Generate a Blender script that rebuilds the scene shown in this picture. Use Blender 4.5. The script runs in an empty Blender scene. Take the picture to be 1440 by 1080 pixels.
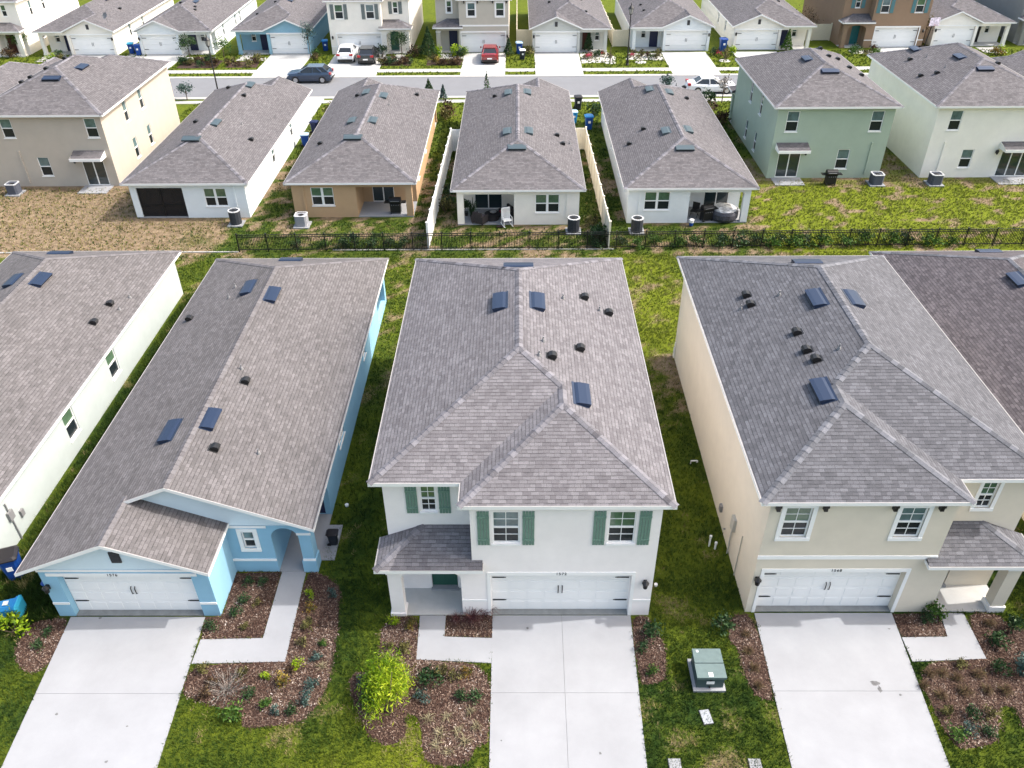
import bpy, math, random
import numpy as np
from mathutils import Vector, Matrix, Euler
R_ = math.radians
random.seed(7)
SC = bpy.context.scene
COL = SC.collection

# ------------------------------------------------------------------ camera
CH = 24.0                      # drone height above the lawns
TH, YAW, ROLL, FPX = R_(36.034), R_(-0.548), R_(-0.473), 1146.73   # focal length in units of 1/1440 of the width
_f = Vector((math.sin(YAW)*math.cos(TH), math.cos(YAW)*math.cos(TH), -math.sin(TH)))
_r = Vector((math.cos(YAW), -math.sin(YAW), 0)); _u = _r.cross(_f)
CR = _r*math.cos(ROLL) + _u*math.sin(ROLL); CU = -_r*math.sin(ROLL) + _u*math.cos(ROLL); CF = _f
cd = bpy.data.cameras.new('camera'); cam = bpy.data.objects.new('camera', cd); COL.objects.link(cam)
cam.matrix_world = Matrix(((CR.x, CU.x, -CF.x, 0), (CR.y, CU.y, -CF.y, 0), (CR.z, CU.z, -CF.z, CH), (0, 0, 0, 1)))
cd.sensor_width = 36; cd.lens = 36*FPX/1440; cd.clip_start = 0.5; cd.clip_end = 2000
SC.camera = cam

# ------------------------------------------------------------------ sky, sun, exposure
SUN_EL = R_(50); SUN_AZ = (0.995, 0.1)
w = bpy.data.worlds.new("World"); SC.world = w; w.use_nodes = True
nt = w.node_tree; bg = nt.nodes['Background']
sky = nt.nodes.new('ShaderNodeTexSky'); sky.sky_type = 'NISHITA'; sky.sun_disc = False
sky.sun_elevation = SUN_EL; sky.sun_rotation = math.atan2(SUN_AZ[0], SUN_AZ[1])
sky.air_density = 1.5; sky.dust_density = 6.0; sky.ozone_density = 1.0
nt.links.new(sky.outputs[0], bg.inputs[0]); bg.inputs[1].default_value = 0.15
sd = bpy.data.lights.new('sun', 'SUN'); sd.energy = 2.0; sd.angle = R_(0.9); sd.color = (1, 0.965, 0.925)
so = bpy.data.objects.new('sun', sd); COL.objects.link(so)
so.rotation_euler = Vector((-SUN_AZ[0]*math.cos(SUN_EL), -SUN_AZ[1]*math.cos(SUN_EL), -math.sin(SUN_EL))).to_track_quat('-Z', 'Y').to_euler()
SC.view_settings.view_transform = 'Standard'; SC.view_settings.look = 'None'
SC.view_settings.exposure = 1.24; SC.view_settings.gamma = 1

def px(x, y, z=0.0):
    """where the line of sight through photo point x, y meets the level z"""
    d = CF*FPX + CR*(x-720) - CU*(y-540); t = (z-CH)/d.z
    return (d.x*t, d.y*t)
def topz(x, y, Y):
    d = CF*FPX + CR*(x-720) - CU*(y-540); return CH + d.z*Y/d.y

# ------------------------------------------------------------------ materials
MATS = {}
def mat(name, col, rough=0.7, spec=0.3, metal=0.0, noise=0.0, nscale=4.0, bump=0.0, bscale=60.0, col2=None, coat=0.0):
    if name in MATS: return MATS[name]
    m = bpy.data.materials.new(name); m.use_nodes = True; n = m.node_tree.nodes; l = m.node_tree.links
    b = n['Principled BSDF']; b.inputs['Base Color'].default_value = (*col, 1); b.inputs['Roughness'].default_value = rough
    b.inputs['Specular IOR Level'].default_value = spec; b.inputs['Metallic'].default_value = metal
    b.inputs['Coat Weight'].default_value = coat
    if noise > 0 or col2:
        tc = n.new('ShaderNodeTexCoord'); nz = n.new('ShaderNodeTexNoise'); nz.inputs['Scale'].default_value = nscale
        nz.inputs['Detail'].default_value = 8; nz.inputs['Roughness'].default_value = 0.65
        l.new(tc.outputs['Object'], nz.inputs['Vector'])
        cr = n.new('ShaderNodeValToRGB'); c2 = col2 or tuple(min(1, c*(1+noise)) for c in col); c1 = col if col2 else tuple(c*(1-noise) for c in col)
        cr.color_ramp.elements[0].position = 0.3; cr.color_ramp.elements[1].position = 0.7
        cr.color_ramp.elements[0].color = (*c1, 1); cr.color_ramp.elements[1].color = (*c2, 1)
        l.new(nz.outputs['Fac'], cr.inputs[0]); l.new(cr.outputs[0], b.inputs['Base Color'])
    if bump > 0:
        tc = n.new('ShaderNodeTexCoord'); nz = n.new('ShaderNodeTexNoise'); nz.inputs['Scale'].default_value = bscale; nz.inputs['Detail'].default_value = 4
        bp = n.new('ShaderNodeBump'); bp.inputs['Strength'].default_value = bump; bp.inputs['Distance'].default_value = 0.02
        l.new(tc.outputs['Object'], nz.inputs['Vector']); l.new(nz.outputs['Fac'], bp.inputs['Height']); l.new(bp.outputs[0], b.inputs['Normal'])
    MATS[name] = m; return m

def shingle(name, dark, light, blue=(1, 1, 1)):
    if name in MATS: return MATS[name]
    m = bpy.data.materials.new(name); m.use_nodes = True; n = m.node_tree.nodes; l = m.node_tree.links
    b = n['Principled BSDF']; b.inputs['Roughness'].default_value = 0.9; b.inputs['Specular IOR Level'].default_value = 0.25
    uv = n.new('ShaderNodeUVMap'); uv.uv_map = 'UVMap'
    # slight wobble so that the courses are not ruler straight
    wz = n.new('ShaderNodeTexNoise'); wz.inputs['Scale'].default_value = 0.9; wz.inputs['Detail'].default_value = 2
    l.new(uv.outputs[0], wz.inputs['Vector'])
    wm = n.new('ShaderNodeVectorMath'); wm.operation = 'MULTIPLY_ADD'; wm.inputs[1].default_value = (0.05, 0.03, 0)
    l.new(wz.outputs['Color'], wm.inputs[0]); l.new(uv.outputs[0], wm.inputs[2])
    def brick(wd, off, sq, c1, c2, mo, ms):
        k = n.new('ShaderNodeTexBrick'); k.offset = off; k.squash = sq; k.squash_frequency = 3; k.offset_frequency = 2
        k.inputs['Scale'].default_value = 1; k.inputs['Brick Width'].default_value = wd; k.inputs['Row Height'].default_value = 0.136
        k.inputs['Mortar Size'].default_value = ms; k.inputs['Mortar Smooth'].default_value = 0.1; k.inputs['Bias'].default_value = 0
        k.inputs['Color1'].default_value = (*c1, 1); k.inputs['Color2'].default_value = (*c2, 1); k.inputs['Mortar'].default_value = (*mo, 1)
        l.new(wm.outputs[0], k.inputs['Vector']); return k
    k1 = brick(0.26, 0.43, 0.7, dark, light, tuple(c*0.86 for c in dark), 0.007)
    k2 = brick(0.41, 0.31, 1.3, (0.9,)*3, (1.08,)*3, (0.97,)*3, 0.002)
    mx = n.new('ShaderNodeMix'); mx.data_type = 'RGBA'; mx.blend_type = 'MULTIPLY'; mx.inputs[0].default_value = 1
    l.new(k1.outputs['Color'], mx.inputs[6]); l.new(k2.outputs['Color'], mx.inputs[7])
    def mul(src, scale, lo, hi, det=3):
        z = n.new('ShaderNodeTexNoise'); z.inputs['Scale'].default_value = scale; z.inputs['Detail'].default_value = det
        l.new(uv.outputs[0], z.inputs['Vector'])
        mr = n.new('ShaderNodeMapRange'); mr.inputs[1].default_value = 0.3; mr.inputs[2].default_value = 0.7; mr.inputs[3].default_value = lo; mr.inputs[4].default_value = hi
        l.new(z.outputs['Fac'], mr.inputs[0])
        x = n.new('ShaderNodeMix'); x.data_type = 'RGBA'; x.blend_type = 'MULTIPLY'; x.inputs[0].default_value = 1
        l.new(src, x.inputs[6]); l.new(mr.outputs[0], x.inputs[7]); return x.outputs[2]
    o = mul(mx.outputs[2], 0.35, 0.93, 1.07); o = mul(o, 2.2, 0.95, 1.05); o = mul(o, 45, 0.72, 1.28, 2)
    tint = n.new('ShaderNodeMix'); tint.data_type = 'RGBA'; tint.blend_type = 'MULTIPLY'; tint.inputs[0].default_value = 1; tint.inputs[7].default_value = (*blue, 1)
    l.new(o, tint.inputs[6]); l.new(tint.outputs[2], b.inputs['Base Color'])
    # each course rises toward its lower edge
    sx = n.new('ShaderNodeSeparateXYZ'); l.new(wm.outputs[0], sx.inputs[0])
    dv = n.new('ShaderNodeMath'); dv.operation = 'DIVIDE'; dv.inputs[1].default_value = 0.136; l.new(sx.outputs[1], dv.inputs[0])
    fr = n.new('ShaderNodeMath'); fr.operation = 'FRACT'; l.new(dv.outputs[0], fr.inputs[0])
    sb = n.new('ShaderNodeMath'); sb.operation = 'SUBTRACT'; sb.inputs[0].default_value = 1; l.new(fr.outputs[0], sb.inputs[1])
    ad = n.new('ShaderNodeMath'); ad.operation = 'MULTIPLY_ADD'; ad.inputs[1].default_value = -0.5; l.new(k1.outputs['Fac'], ad.inputs[0]); l.new(sb.outputs[0], ad.inputs[2])
    lt = n.new('ShaderNodeMapRange'); lt.inputs[1].default_value = 0.74; lt.inputs[2].default_value = 0.9; l.new(fr.outputs[0], lt.inputs[0])  # broken shadow lines below the course edges, painted into the shingle colour
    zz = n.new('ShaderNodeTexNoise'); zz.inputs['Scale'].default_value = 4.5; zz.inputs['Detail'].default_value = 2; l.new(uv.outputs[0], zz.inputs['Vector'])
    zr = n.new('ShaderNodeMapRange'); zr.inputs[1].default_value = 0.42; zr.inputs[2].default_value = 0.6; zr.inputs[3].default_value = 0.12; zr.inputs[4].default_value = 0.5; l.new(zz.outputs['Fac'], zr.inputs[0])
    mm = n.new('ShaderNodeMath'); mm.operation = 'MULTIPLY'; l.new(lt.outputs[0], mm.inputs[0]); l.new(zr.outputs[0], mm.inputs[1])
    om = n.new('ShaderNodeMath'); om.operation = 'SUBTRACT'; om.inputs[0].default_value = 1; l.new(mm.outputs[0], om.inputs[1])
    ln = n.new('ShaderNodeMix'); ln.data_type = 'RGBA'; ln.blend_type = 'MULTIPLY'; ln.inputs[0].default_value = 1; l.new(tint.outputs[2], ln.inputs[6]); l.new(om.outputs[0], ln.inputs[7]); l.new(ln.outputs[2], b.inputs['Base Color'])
    bp = n.new('ShaderNodeBump'); bp.inputs['Strength'].default_value = 0.6; bp.inputs['Distance'].default_value = 0.012
    l.new(ad.outputs[0], bp.inputs['Height']); l.new(bp.outputs[0], b.inputs['Normal'])
    MATS[name] = m; return m

def uvflat(name, lo, hi, rough=0.9):
    """colour picked per piece from the piece's own UV point"""
    if name in MATS: return MATS[name]
    m = bpy.data.materials.new(name); m.use_nodes = True; n = m.node_tree.nodes; l = m.node_tree.links
    b = n['Principled BSDF']; b.inputs['Roughness'].default_value = rough; b.inputs['Specular IOR Level'].default_value = 0.2
    uv = n.new('ShaderNodeUVMap'); uv.uv_map = 'UVMap'; wn = n.new('ShaderNodeTexWhiteNoise'); wn.noise_dimensions = '2D'
    cr = n.new('ShaderNodeValToRGB'); cr.color_ramp.elements[0].color = (*lo, 1); cr.color_ramp.elements[1].color = (*hi, 1)
    l.new(uv.outputs[0], wn.inputs['Vector']); l.new(wn.outputs['Value'], cr.inputs[0])
    tc = n.new('ShaderNodeTexCoord'); z = n.new('ShaderNodeTexNoise'); z.inputs['Scale'].default_value = 50; l.new(tc.outputs['Object'], z.inputs['Vector'])
    mr = n.new('ShaderNodeMapRange'); mr.inputs[1].default_value = 0.3; mr.inputs[2].default_value = 0.7; mr.inputs[3].default_value = 0.75; mr.inputs[4].default_value = 1.25
    l.new(z.outputs['Fac'], mr.inputs[0])
    x = n.new('ShaderNodeMix'); x.data_type = 'RGBA'; x.blend_type = 'MULTIPLY'; x.inputs[0].default_value = 1
    l.new(cr.outputs[0], x.inputs[6]); l.new(mr.outputs[0], x.inputs[7]); l.new(x.outputs[2], b.inputs['Base Color'])
    MATS[name] = m; return m

def tonemat(name, stops, rough=0.7, trans=0.0):
    """colour from the point attribute 'tone' (0..1), used for leaves, blades and chips"""
    if name in MATS: return MATS[name]
    m = bpy.data.materials.new(name); m.use_nodes = True; n = m.node_tree.nodes; l = m.node_tree.links
    b = n['Principled BSDF']; b.inputs['Roughness'].default_value = rough; b.inputs['Specular IOR Level'].default_value = 0.2
    at = n.new('ShaderNodeAttribute'); at.attribute_name = 'tone'; cr = n.new('ShaderNodeValToRGB'); e = cr.color_ramp.elements
    while len(e) < len(stops): e.new(0.5)
    for i, (p, c) in enumerate(stops): e[i].position = p; e[i].color = (*c, 1)
    l.new(at.outputs['Fac'], cr.inputs[0]); l.new(cr.outputs[0], b.inputs['Base Color'])
    if trans > 0:
        t = n.new('ShaderNodeBsdfTranslucent'); l.new(cr.outputs[0], t.inputs['Color']); mx = n.new('ShaderNodeMixShader'); mx.inputs[0].default_value = trans
        l.new(b.outputs[0], mx.inputs[1]); l.new(t.outputs[0], mx.inputs[2]); l.new(mx.outputs[0], n['Material Output'].inputs['Surface'])
    MATS[name] = m; return m

WHITE = mat('white_paint', (0.82, 0.82, 0.81), 0.5, noise=0.03, nscale=1.2)
VINYL = mat('white_vinyl', (0.8, 0.8, 0.78), 0.4, noise=0.03)
CREAMV = mat('cream_vinyl', (0.66, 0.6, 0.47), 0.45, noise=0.04)
CONF = mat('bright_concrete', (0.42, 0.42, 0.41), 0.85, noise=0.06, nscale=0.8)
CONC = mat('concrete', (0.27, 0.278, 0.295), 0.85, noise=0.09, nscale=0.55, bump=0.15, bscale=40)
CONC2 = mat('porch_concrete', (0.42, 0.42, 0.41), 0.85, noise=0.08, nscale=2.0, bump=0.1)
SILL = mat('garage_sill_concrete', (0.2, 0.21, 0.21), 0.8, noise=0.18, nscale=3.0)  # darker, mottled grey concrete of the garage sill
JOINT = mat('joint_dirt', (0.17, 0.17, 0.165), 0.9)
BLACK = mat('black_metal', (0.012, 0.012, 0.013), 0.45, spec=0.4)
VENT = mat('vent_metal', (0.02, 0.034, 0.07), 0.38, spec=0.6, metal=0.35)
VENTG = mat('vent_metal_weathered', (0.06, 0.085, 0.095), 0.4, spec=0.6, metal=0.3)
PIPE = mat('grey_pipe', (0.2, 0.2, 0.205), 0.5)
GLUP = mat('upper_glass_sky_tint', (0.10, 0.155, 0.16), 0.05, spec=0.9, noise=.35, nscale=2.5)  # pale blue sky reflection put into the pane colour
GLGR = mat('upper_glass_green', (0.08, 0.14, 0.085), 0.06, spec=0.9, noise=0.3, nscale=3)  # green reflection put into the pane colour
GLLO = mat('screened_glass', (0.012, 0.018, 0.022), 0.25, spec=0.5)
DOORGL = mat('slider_glass', (0.02, 0.035, 0.04), 0.04, spec=1.0)
LOUV = mat('louvre_dark', (0.05, 0.05, 0.055), 0.6)
CURBM = mat('kerb_concrete', (0.36, 0.355, 0.34), 0.85, noise=0.06, nscale=1.5)
ASPH = mat('asphalt', (0.165, 0.17, 0.182), 0.92, noise=0.06, nscale=0.7, bump=0.3, bscale=25)
BARK = mat('bark', (0.10, 0.075, 0.055), 0.9, noise=0.3, nscale=8)

SHI_L = shingle('shingle_brown_grey', (0.100, 0.094, 0.095), (0.145, 0.135, 0.139))
SHI_M = shingle('shingle_warm_grey', (0.117, 0.110, 0.119), (0.167, 0.160, 0.171))
SHI_R = shingle('shingle_blue_grey', (0.078, 0.079, 0.089), (0.121, 0.122, 0.136))
SHI_P = shingle('shingle_plum', (0.062, 0.055, 0.062), (0.115, 0.103, 0.112))
SHI_B = shingle('shingle_back_row', (0.095, 0.090, 0.095), (0.140, 0.131, 0.138))
DRIP = mat('drip_edge', (0.3, 0.29, 0.285), 0.6)
CAP_L = uvflat('ridge_cap_brown_grey', (0.102, 0.095, 0.100), (0.158, 0.151, 0.158))
CAP_M = uvflat('ridge_cap_warm_grey', (0.077, 0.073, 0.080), (0.205, 0.200, 0.221))
CAP_R = uvflat('ridge_cap_blue_grey', (0.074, 0.076, 0.085), (0.174, 0.178, 0.199))

def stucco(name, c): return mat('stucco_' + name, c, 0.88, spec=0.2, noise=0.045, nscale=1.1, bump=0.25, bscale=70)

# ------------------------------------------------------------------ mesh builder
class MB:
    def __init__(s): s.v = []; s.f = []; s.uv = []; s.m = []
    def face(s, pts, m=0, uv=None):
        i = len(s.v); s.v += [tuple(p) for p in pts]; s.f.append(tuple(range(i, i+len(pts)))); s.m.append(m)
        s.uv.append(uv or [(0.0, 0.0)]*len(pts))
    def box(s, x0, x1, y0, y1, z0, z1, m=0):
        if x0 > x1: x0, x1 = x1, x0
        if y0 > y1: y0, y1 = y1, y0
        a, b, c, d = (x0, y0), (x1, y0), (x1, y1), (x0, y1)
        for p, q in ((a, b), (b, c), (c, d), (d, a)): s.face([(*p, z0), (*q, z0), (*q, z1), (*p, z1)], m)
        s.face([(*a, z1), (*b, z1), (*c, z1), (*d, z1)], m); s.face([(*d, z0), (*c, z0), (*b, z0), (*a, z0)], m)
    def fbox(s, fr, a0, a1, b0, b1, z0, z1, m=0):
        """box in a wall frame: a along the wall, b outward, z up"""
        c = [fr(a, b, z) for z in (z0, z1) for a, b in ((a0, b1), (a1, b1), (a1, b0), (a0, b0))]
        for q in ((0, 1, 5, 4), (1, 2, 6, 5), (2, 3, 7, 6), (3, 0, 4, 7), (4, 5, 6, 7), (3, 2, 1, 0)): s.face([c[i] for i in q], m)
    def tube(s, pts, r, n=8, m=0, cap=True):
        pts = [Vector(p) for p in pts]; rr = r if isinstance(r, (list, tuple)) else [r]*len(pts); rings = []
        for i, p in enumerate(pts):
            d = (pts[min(i+1, len(pts)-1)] - pts[max(i-1, 0)]).normalized()
            a = d.orthogonal().normalized() if abs(d.z) < 0.95 else Vector((1, 0, 0)); a = (a - d*a.dot(d)).normalized(); b = d.cross(a)
            rings.append([p + a*rr[i]*math.cos(2*math.pi*k/n) + b*rr[i]*math.sin(2*math.pi*k/n) for k in range(n)])
        for i in range(len(rings)-1):
            for k in range(n): s.face([rings[i][k], rings[i][(k+1) % n], rings[i+1][(k+1) % n], rings[i+1][k]], m)
        if cap: s.face(rings[0][::-1], m); s.face(rings[-1], m)
    def lathe(s, c, prof, n=12, m=0):
        """prof: (radius, z) from the bottom up about the vertical line through c"""
        for i in range(len(prof)-1):
            (r0, z0), (r1, z1) = prof[i], prof[i+1]
            for k in range(n):
                a, b = 2*math.pi*k/n, 2*math.pi*(k+1)/n
                q = [(c[0]+r0*math.cos(a), c[1]+r0*math.sin(a), c[2]+z0), (c[0]+r0*math.cos(b), c[1]+r0*math.sin(b), c[2]+z0),
                     (c[0]+r1*math.cos(b), c[1]+r1*math.sin(b), c[2]+z1), (c[0]+r1*math.cos(a), c[1]+r1*math.sin(a), c[2]+z1)]
                if r0 < 1e-5: q = q[1:]
                elif r1 < 1e-5: q = q[:3]
                s.face(q, m)
    def rot(s, ang, c=(0, 0)):
        ca, sa = math.cos(ang), math.sin(ang)
        s.v = [(c[0]+(x-c[0])*ca-(y-c[1])*sa, c[1]+(x-c[0])*sa+(y-c[1])*ca, z) for x, y, z in s.v]; return s
    def build(s, name, mats, parent=None, off=(0, 0, 0), mirror=False, smooth=False, label=None):
        sg = -1 if mirror else 1
        me = bpy.data.meshes.new(name); v = [(sg*x-off[0], y-off[1], z-off[2]) for x, y, z in s.v]
        f = [t[::-1] for t in s.f] if mirror else s.f
        me.from_pydata(v, [], f); mats = mats if isinstance(mats, (list, tuple)) else [mats]
        for m in mats: me.materials.append(m)
        me.polygons.foreach_set('material_index', s.m)
        if any(any(p != (0.0, 0.0) for p in u) for u in s.uv):
            L = me.uv_layers.new(name='UVMap'); flat = []
            for u in s.uv:
                for p in (u[::-1] if mirror else u): flat += [p[0], p[1]]
            L.data.foreach_set('uv', flat)
        if smooth: me.polygons.foreach_set('use_smooth', [True]*len(me.polygons))
        me.update(); o = bpy.data.objects.new(name, me); COL.objects.link(o)
        if parent: o.parent = parent
        if label: o['label'] = label
        return o

def thing(name, label, cat, loc=(0, 0, 0), rz=0, group=None):
    o = bpy.data.objects.new(name, None); COL.objects.link(o); o.location = loc; o.rotation_euler = (0, 0, rz); o.empty_display_size = 0.3
    return tag(o, label, cat, group)
def tag(o, label, cat, group=None):
    if 'kind' not in o: o['kind'] = 'thing'
    o['label'] = label; o['category'] = cat
    if group: o['group'] = group
    return o
def struct(o, kind='structure'): o['kind'] = kind; return o
def dup(root, loc, rz=0, label=None, scale=None):
    r = root.copy(); COL.objects.link(r); r.location = loc; r.rotation_euler = (0, 0, rz)
    if label: r['label'] = label
    if scale: r.scale = scale
    for ch in list(root.children):
        c = ch.copy(); COL.objects.link(c); c.parent = r
        for g in list(ch.children):
            d = g.copy(); COL.objects.link(d); d.parent = c
    return r

# ------------------------------------------------------------------ houses
S = 0.42                                   # roof pitch, 5 in 12
def roofface(mb, pts, m=0):
    n = Vector((0, 0, 0)); P = [Vector(p) for p in pts]
    for i in range(len(P)): n += (P[i]-P[0]).cross(P[(i+1) % len(P)]-P[0])
    n.normalize()
    if n.z < 0: P.reverse(); n = -n
    z = Vector((0, 0, 1)); v = (z - n*z.dot(n)).normalized(); u = v.cross(n)
    ou, ov = (hash((round(n.x, 1), round(n.y, 1))) % 17), 0
    mb.face(P, m, [(p.dot(u)+ou+40, p.dot(v)+40) for p in P]); return n
def fascia(mb, loop, closed=True, t=0.02, h=0.125):
    L = [Vector(p) for p in loop]; N = len(L); off = []
    for i in range(N):
        d0 = (L[i]-L[i-1]) if (closed or i > 0) else (L[1]-L[0]); d1 = (L[(i+1) % N]-L[i]) if (closed or i < N-1) else (L[i]-L[i-1])
        d0 = Vector((d0.x, d0.y, 0)).normalized(); d1 = Vector((d1.x, d1.y, 0)).normalized()
        n0 = Vector((d0.y, -d0.x, 0)); n1 = Vector((d1.y, -d1.x, 0)); b = n0+n1
        off.append(b*(t/max(0.3, 1+n0.dot(n1))))
    for i in range(N if closed else N-1):
        j = (i+1) % N; a, b = L[i], L[j]; A, B = a+off[i], b+off[j]; dn = Vector((0, 0, -h)); up = Vector((0, 0, 0.012))
        mb.face([A+dn, B+dn, B+up, A+up]); mb.face([A+up, B+up, b+up-off[j]*0.8, a+up-off[i]*0.8], 1); mb.face([a+dn, b+dn, B+dn, A+dn])
        mb.face([b+dn, a+dn, a, b])
def ridgecap(mb, p0, p1, n0, n1, wd=0.15):
    p0, p1 = Vector(p0), Vector(p1); d = p1-p0; L = d.length; d.normalize(); k = max(1, int(L/0.24)); st = L/k
    z = Vector((0, 0, 1))
    for i in range(k):
        a = p0+d*(st*i); b = p0+d*(st*(i+1)+0.02); la, lb = z*0.03, z*0.012
        if d.z < -1e-3: la, lb = lb, la
        uv = [(random.random()*50, random.random()*50)]*4
        for n in (n0, n1):
            dd = d.cross(n).normalized()
            if dd.z > 0: dd = -dd
            if abs(dd.z) < 1e-6: continue
            q = [a+la+n*0.004, b+lb+n*0.004, b+dd*wd+lb*0.6+n*0.004, a+dd*wd+la*0.6+n*0.004]
            c = (q[1]-q[0]).cross(q[2]-q[0])
            if c.z < 0: q.reverse()
            mb.face(q, 0, uv)

class House:
    def __init__(s, name, label, loc, rz=0, mirror=False, cat='house', off=None):
        s.root = thing(name, label, cat, loc, rz, 'houses of the estate'); s.mir = mirror; s.off = off or (0, 0, 0)
        s.wall = MB(); s.roof = MB(); s.fas = MB(); s.cap = MB(); s.soff = MB()
    def put(s, mb, name, mats, parent=None, smooth=False, label=None):
        return mb.build(name, mats, parent or s.root, s.off, s.mir, smooth, label)
    # wall frames: returns function (a,b,z)->point ; p0->p1 goes counter-clockwise round the plan
    @staticmethod
    def frame(p0, p1):
        d = Vector((p1[0]-p0[0], p1[1]-p0[1])).normalized(); n = Vector((d.y, -d.x))
        return lambda a, b, z: (p0[0]+d.x*a+n.x*b, p0[1]+d.y*a+n.y*b, z)
    def panel(s, p0, p1, z0, z1, ops=(), m=0, wm=None):
        """wall with real openings: ops = (a0,a1,z0,z1,depth)"""
        mb = wm or s.wall; fr = House.frame(p0, p1); Ln = math.hypot(p1[0]-p0[0], p1[1]-p0[1])
        A = sorted({0, Ln, *[o[0] for o in ops], *[o[1] for o in ops]}); Z = sorted({z0, z1, *[o[2] for o in ops], *[o[3] for o in ops]})
        for i in range(len(A)-1):
            for j in range(len(Z)-1):
                ca, cz = (A[i]+A[i+1])/2, (Z[j]+Z[j+1])/2
                if any(o[0] < ca < o[1] and o[2] < cz < o[3] for o in ops): continue
                mb.face([fr(A[i], 0, Z[j]), fr(A[i+1], 0, Z[j]), fr(A[i+1], 0, Z[j+1]), fr(A[i], 0, Z[j+1])], m)
        for a0, a1, b0, b1, dp in ops:
            if dp <= 0: continue
            mb.face([fr(a0, 0, b0), fr(a0, 0, b1), fr(a0, -dp, b1), fr(a0, -dp, b0)], m); mb.face([fr(a1, -dp, b0), fr(a1, -dp, b1), fr(a1, 0, b1), fr(a1, 0, b0)], m)
            mb.face([fr(a0, 0, b1), fr(a1, 0, b1), fr(a1, -dp, b1), fr(a0, -dp, b1)], m); mb.face([fr(a0, -dp, b0), fr(a1, -dp, b0), fr(a1, 0, b0), fr(a0, 0, b0)], m)
        return fr
    def window(s, fr, a0, a1, z0, z1, grid=False, twin=False, trim=0.0, up=None, dp=0.09, shut=None, sill=True):
        fb = MB(); b0, b1 = -dp, -dp+0.05; t = 0.05
        cols = [(a0, a1)] if not twin else [(a0, (a0+a1)/2-0.03), ((a0+a1)/2+0.03, a1)]
        for c0, c1 in cols:
            fb.fbox(fr, c0, c0+t, b0, b1, z0, z1); fb.fbox(fr, c1-t, c1, b0, b1, z0, z1)
            fb.fbox(fr, c0+t, c1-t, b0, b1, z1-t, z1); fb.fbox(fr, c0+t, c1-t, b0, b1, z0, z0+t)
            zm = (z0+z1)/2; fb.fbox(fr, c0+t, c1-t, b0, b1+0.012, zm-0.03, zm+0.03)
            if grid:
                for lo, hi in ((z0+t, zm-0.03), (zm+0.03, z1-t)):
                    fb.fbox(fr, (c0+c1)/2-0.011, (c0+c1)/2+0.011, b0+0.012, b0+0.032, lo, hi); q = (lo+hi)/2
                    fb.fbox(fr, c0+t, (c0+c1)/2-0.011, b0+0.012, b0+0.032, q-0.011, q+0.011); fb.fbox(fr, (c0+c1)/2+0.011, c1-t, b0+0.012, b0+0.032, q-0.011, q+0.011)
        if twin: fb.fbox(fr, (a0+a1)/2-0.03, (a0+a1)/2+0.03, b0, b1+0.01, z0, z1)
        if trim > 0:
            g = trim; o = 0.03
            fb.fbox(fr, a0-g, a0, -0.02, o, z0, z1); fb.fbox(fr, a1, a1+g, -0.02, o, z0, z1)
            fb.fbox(fr, a0-g, a1+g, -0.02, o, z1, z1+g); fb.fbox(fr, a0-g, a1+g, -0.02, o+0.02, z0-g, z0)
        elif sill: fb.fbox(fr, a0-0.04, a1+0.04, -dp+0.05, 0.045, z0-0.07, z0-0.002)
        win = s.put(fb, 'window', WHITE)
        for c0, c1 in cols:
            zm = (z0+z1)/2
            p = MB(); p.face([fr(c0+t, b0+0.01, z0+t), fr(c1-t, b0+0.01, z0+t), fr(c1-t, b0+0.01, zm-0.03), fr(c0+t, b0+0.01, zm-0.03)]); s.put(p, 'pane', GLLO, win)
            p = MB(); p.face([fr(c0+t, b0+0.02, zm+0.03), fr(c1-t, b0+0.02, zm+0.03), fr(c1-t, b0+0.02, z1-t), fr(c0+t, b0+0.02, z1-t)]); s.put(p, 'pane', up or GLUP, win)
        if shut:
            for k0, k1 in ((a0-0.09-0.4, a0-0.09), (a1+0.09, a1+0.49)):
                sb = MB(); e = 0.02
                for i in range(4): q = (k1-k0)/4; sb.fbox(fr, k0+i*q+0.006, k0+(i+1)*q-0.006, 0.004, 0.035, z0-0.05, z1+0.04)
                for zz in (z0+0.15, z1-0.25): sb.fbox(fr, k0, k1, 0.036, 0.052, zz, zz+0.09)
                s.put(sb, 'shutter', shut)
        return win
    def slider(s, fr, a0, a1, z0, z1, n=2, dp=0.06):
        fb = MB(); t = 0.06; q = (a1-a0)/n
        fb.fbox(fr, a0, a1, -dp, -dp+0.06, z1-t, z1); fb.fbox(fr, a0, a1, -dp, -dp+0.06, z0, z0+t)
        for i in range(n+1): c = a0+q*i; fb.fbox(fr, max(a0, c-0.035), min(a1, c+0.035), -dp, -dp+0.07, z0+t, z1-t)
        d = s.put(fb, 'sliding_door', WHITE)
        for i in range(n):
            p = MB(); bb = -dp+0.012+0.012*(i % 2); p.face([fr(a0+q*i+0.03, bb, z0+t), fr(a0+q*(i+1)-0.03, bb, z0+t), fr(a0+q*(i+1)-0.03, bb, z1-t), fr(a0+q*i+0.03, bb, z1-t)]); s.put(p, 'pane', DOORGL, d)
    def garage(s, fr, a0, a1, z1, dp=0.25, detail=True, z0=0.02, sill=True):
        g = MB(); rows = 4; h = (z1-z0)/rows
        for i in range(rows):
            g.fbox(fr, a0, a1, -dp-0.04, -dp, z0+i*h+0.008, z0+(i+1)*h)
            k = 8; q = (a1-a0)/k
            if detail:
                for j in range(k): g.fbox(fr, a0+j*q+0.07, a0+(j+1)*q-0.07, -dp, -dp+0.012, z0+i*h+0.09, z0+(i+1)*h-0.08)
        g.face([fr(a0, -dp-0.05, z0), fr(a1, -dp-0.05, z0), fr(a1, -dp-0.05, z1), fr(a0, -dp-0.05, z1)])
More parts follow.
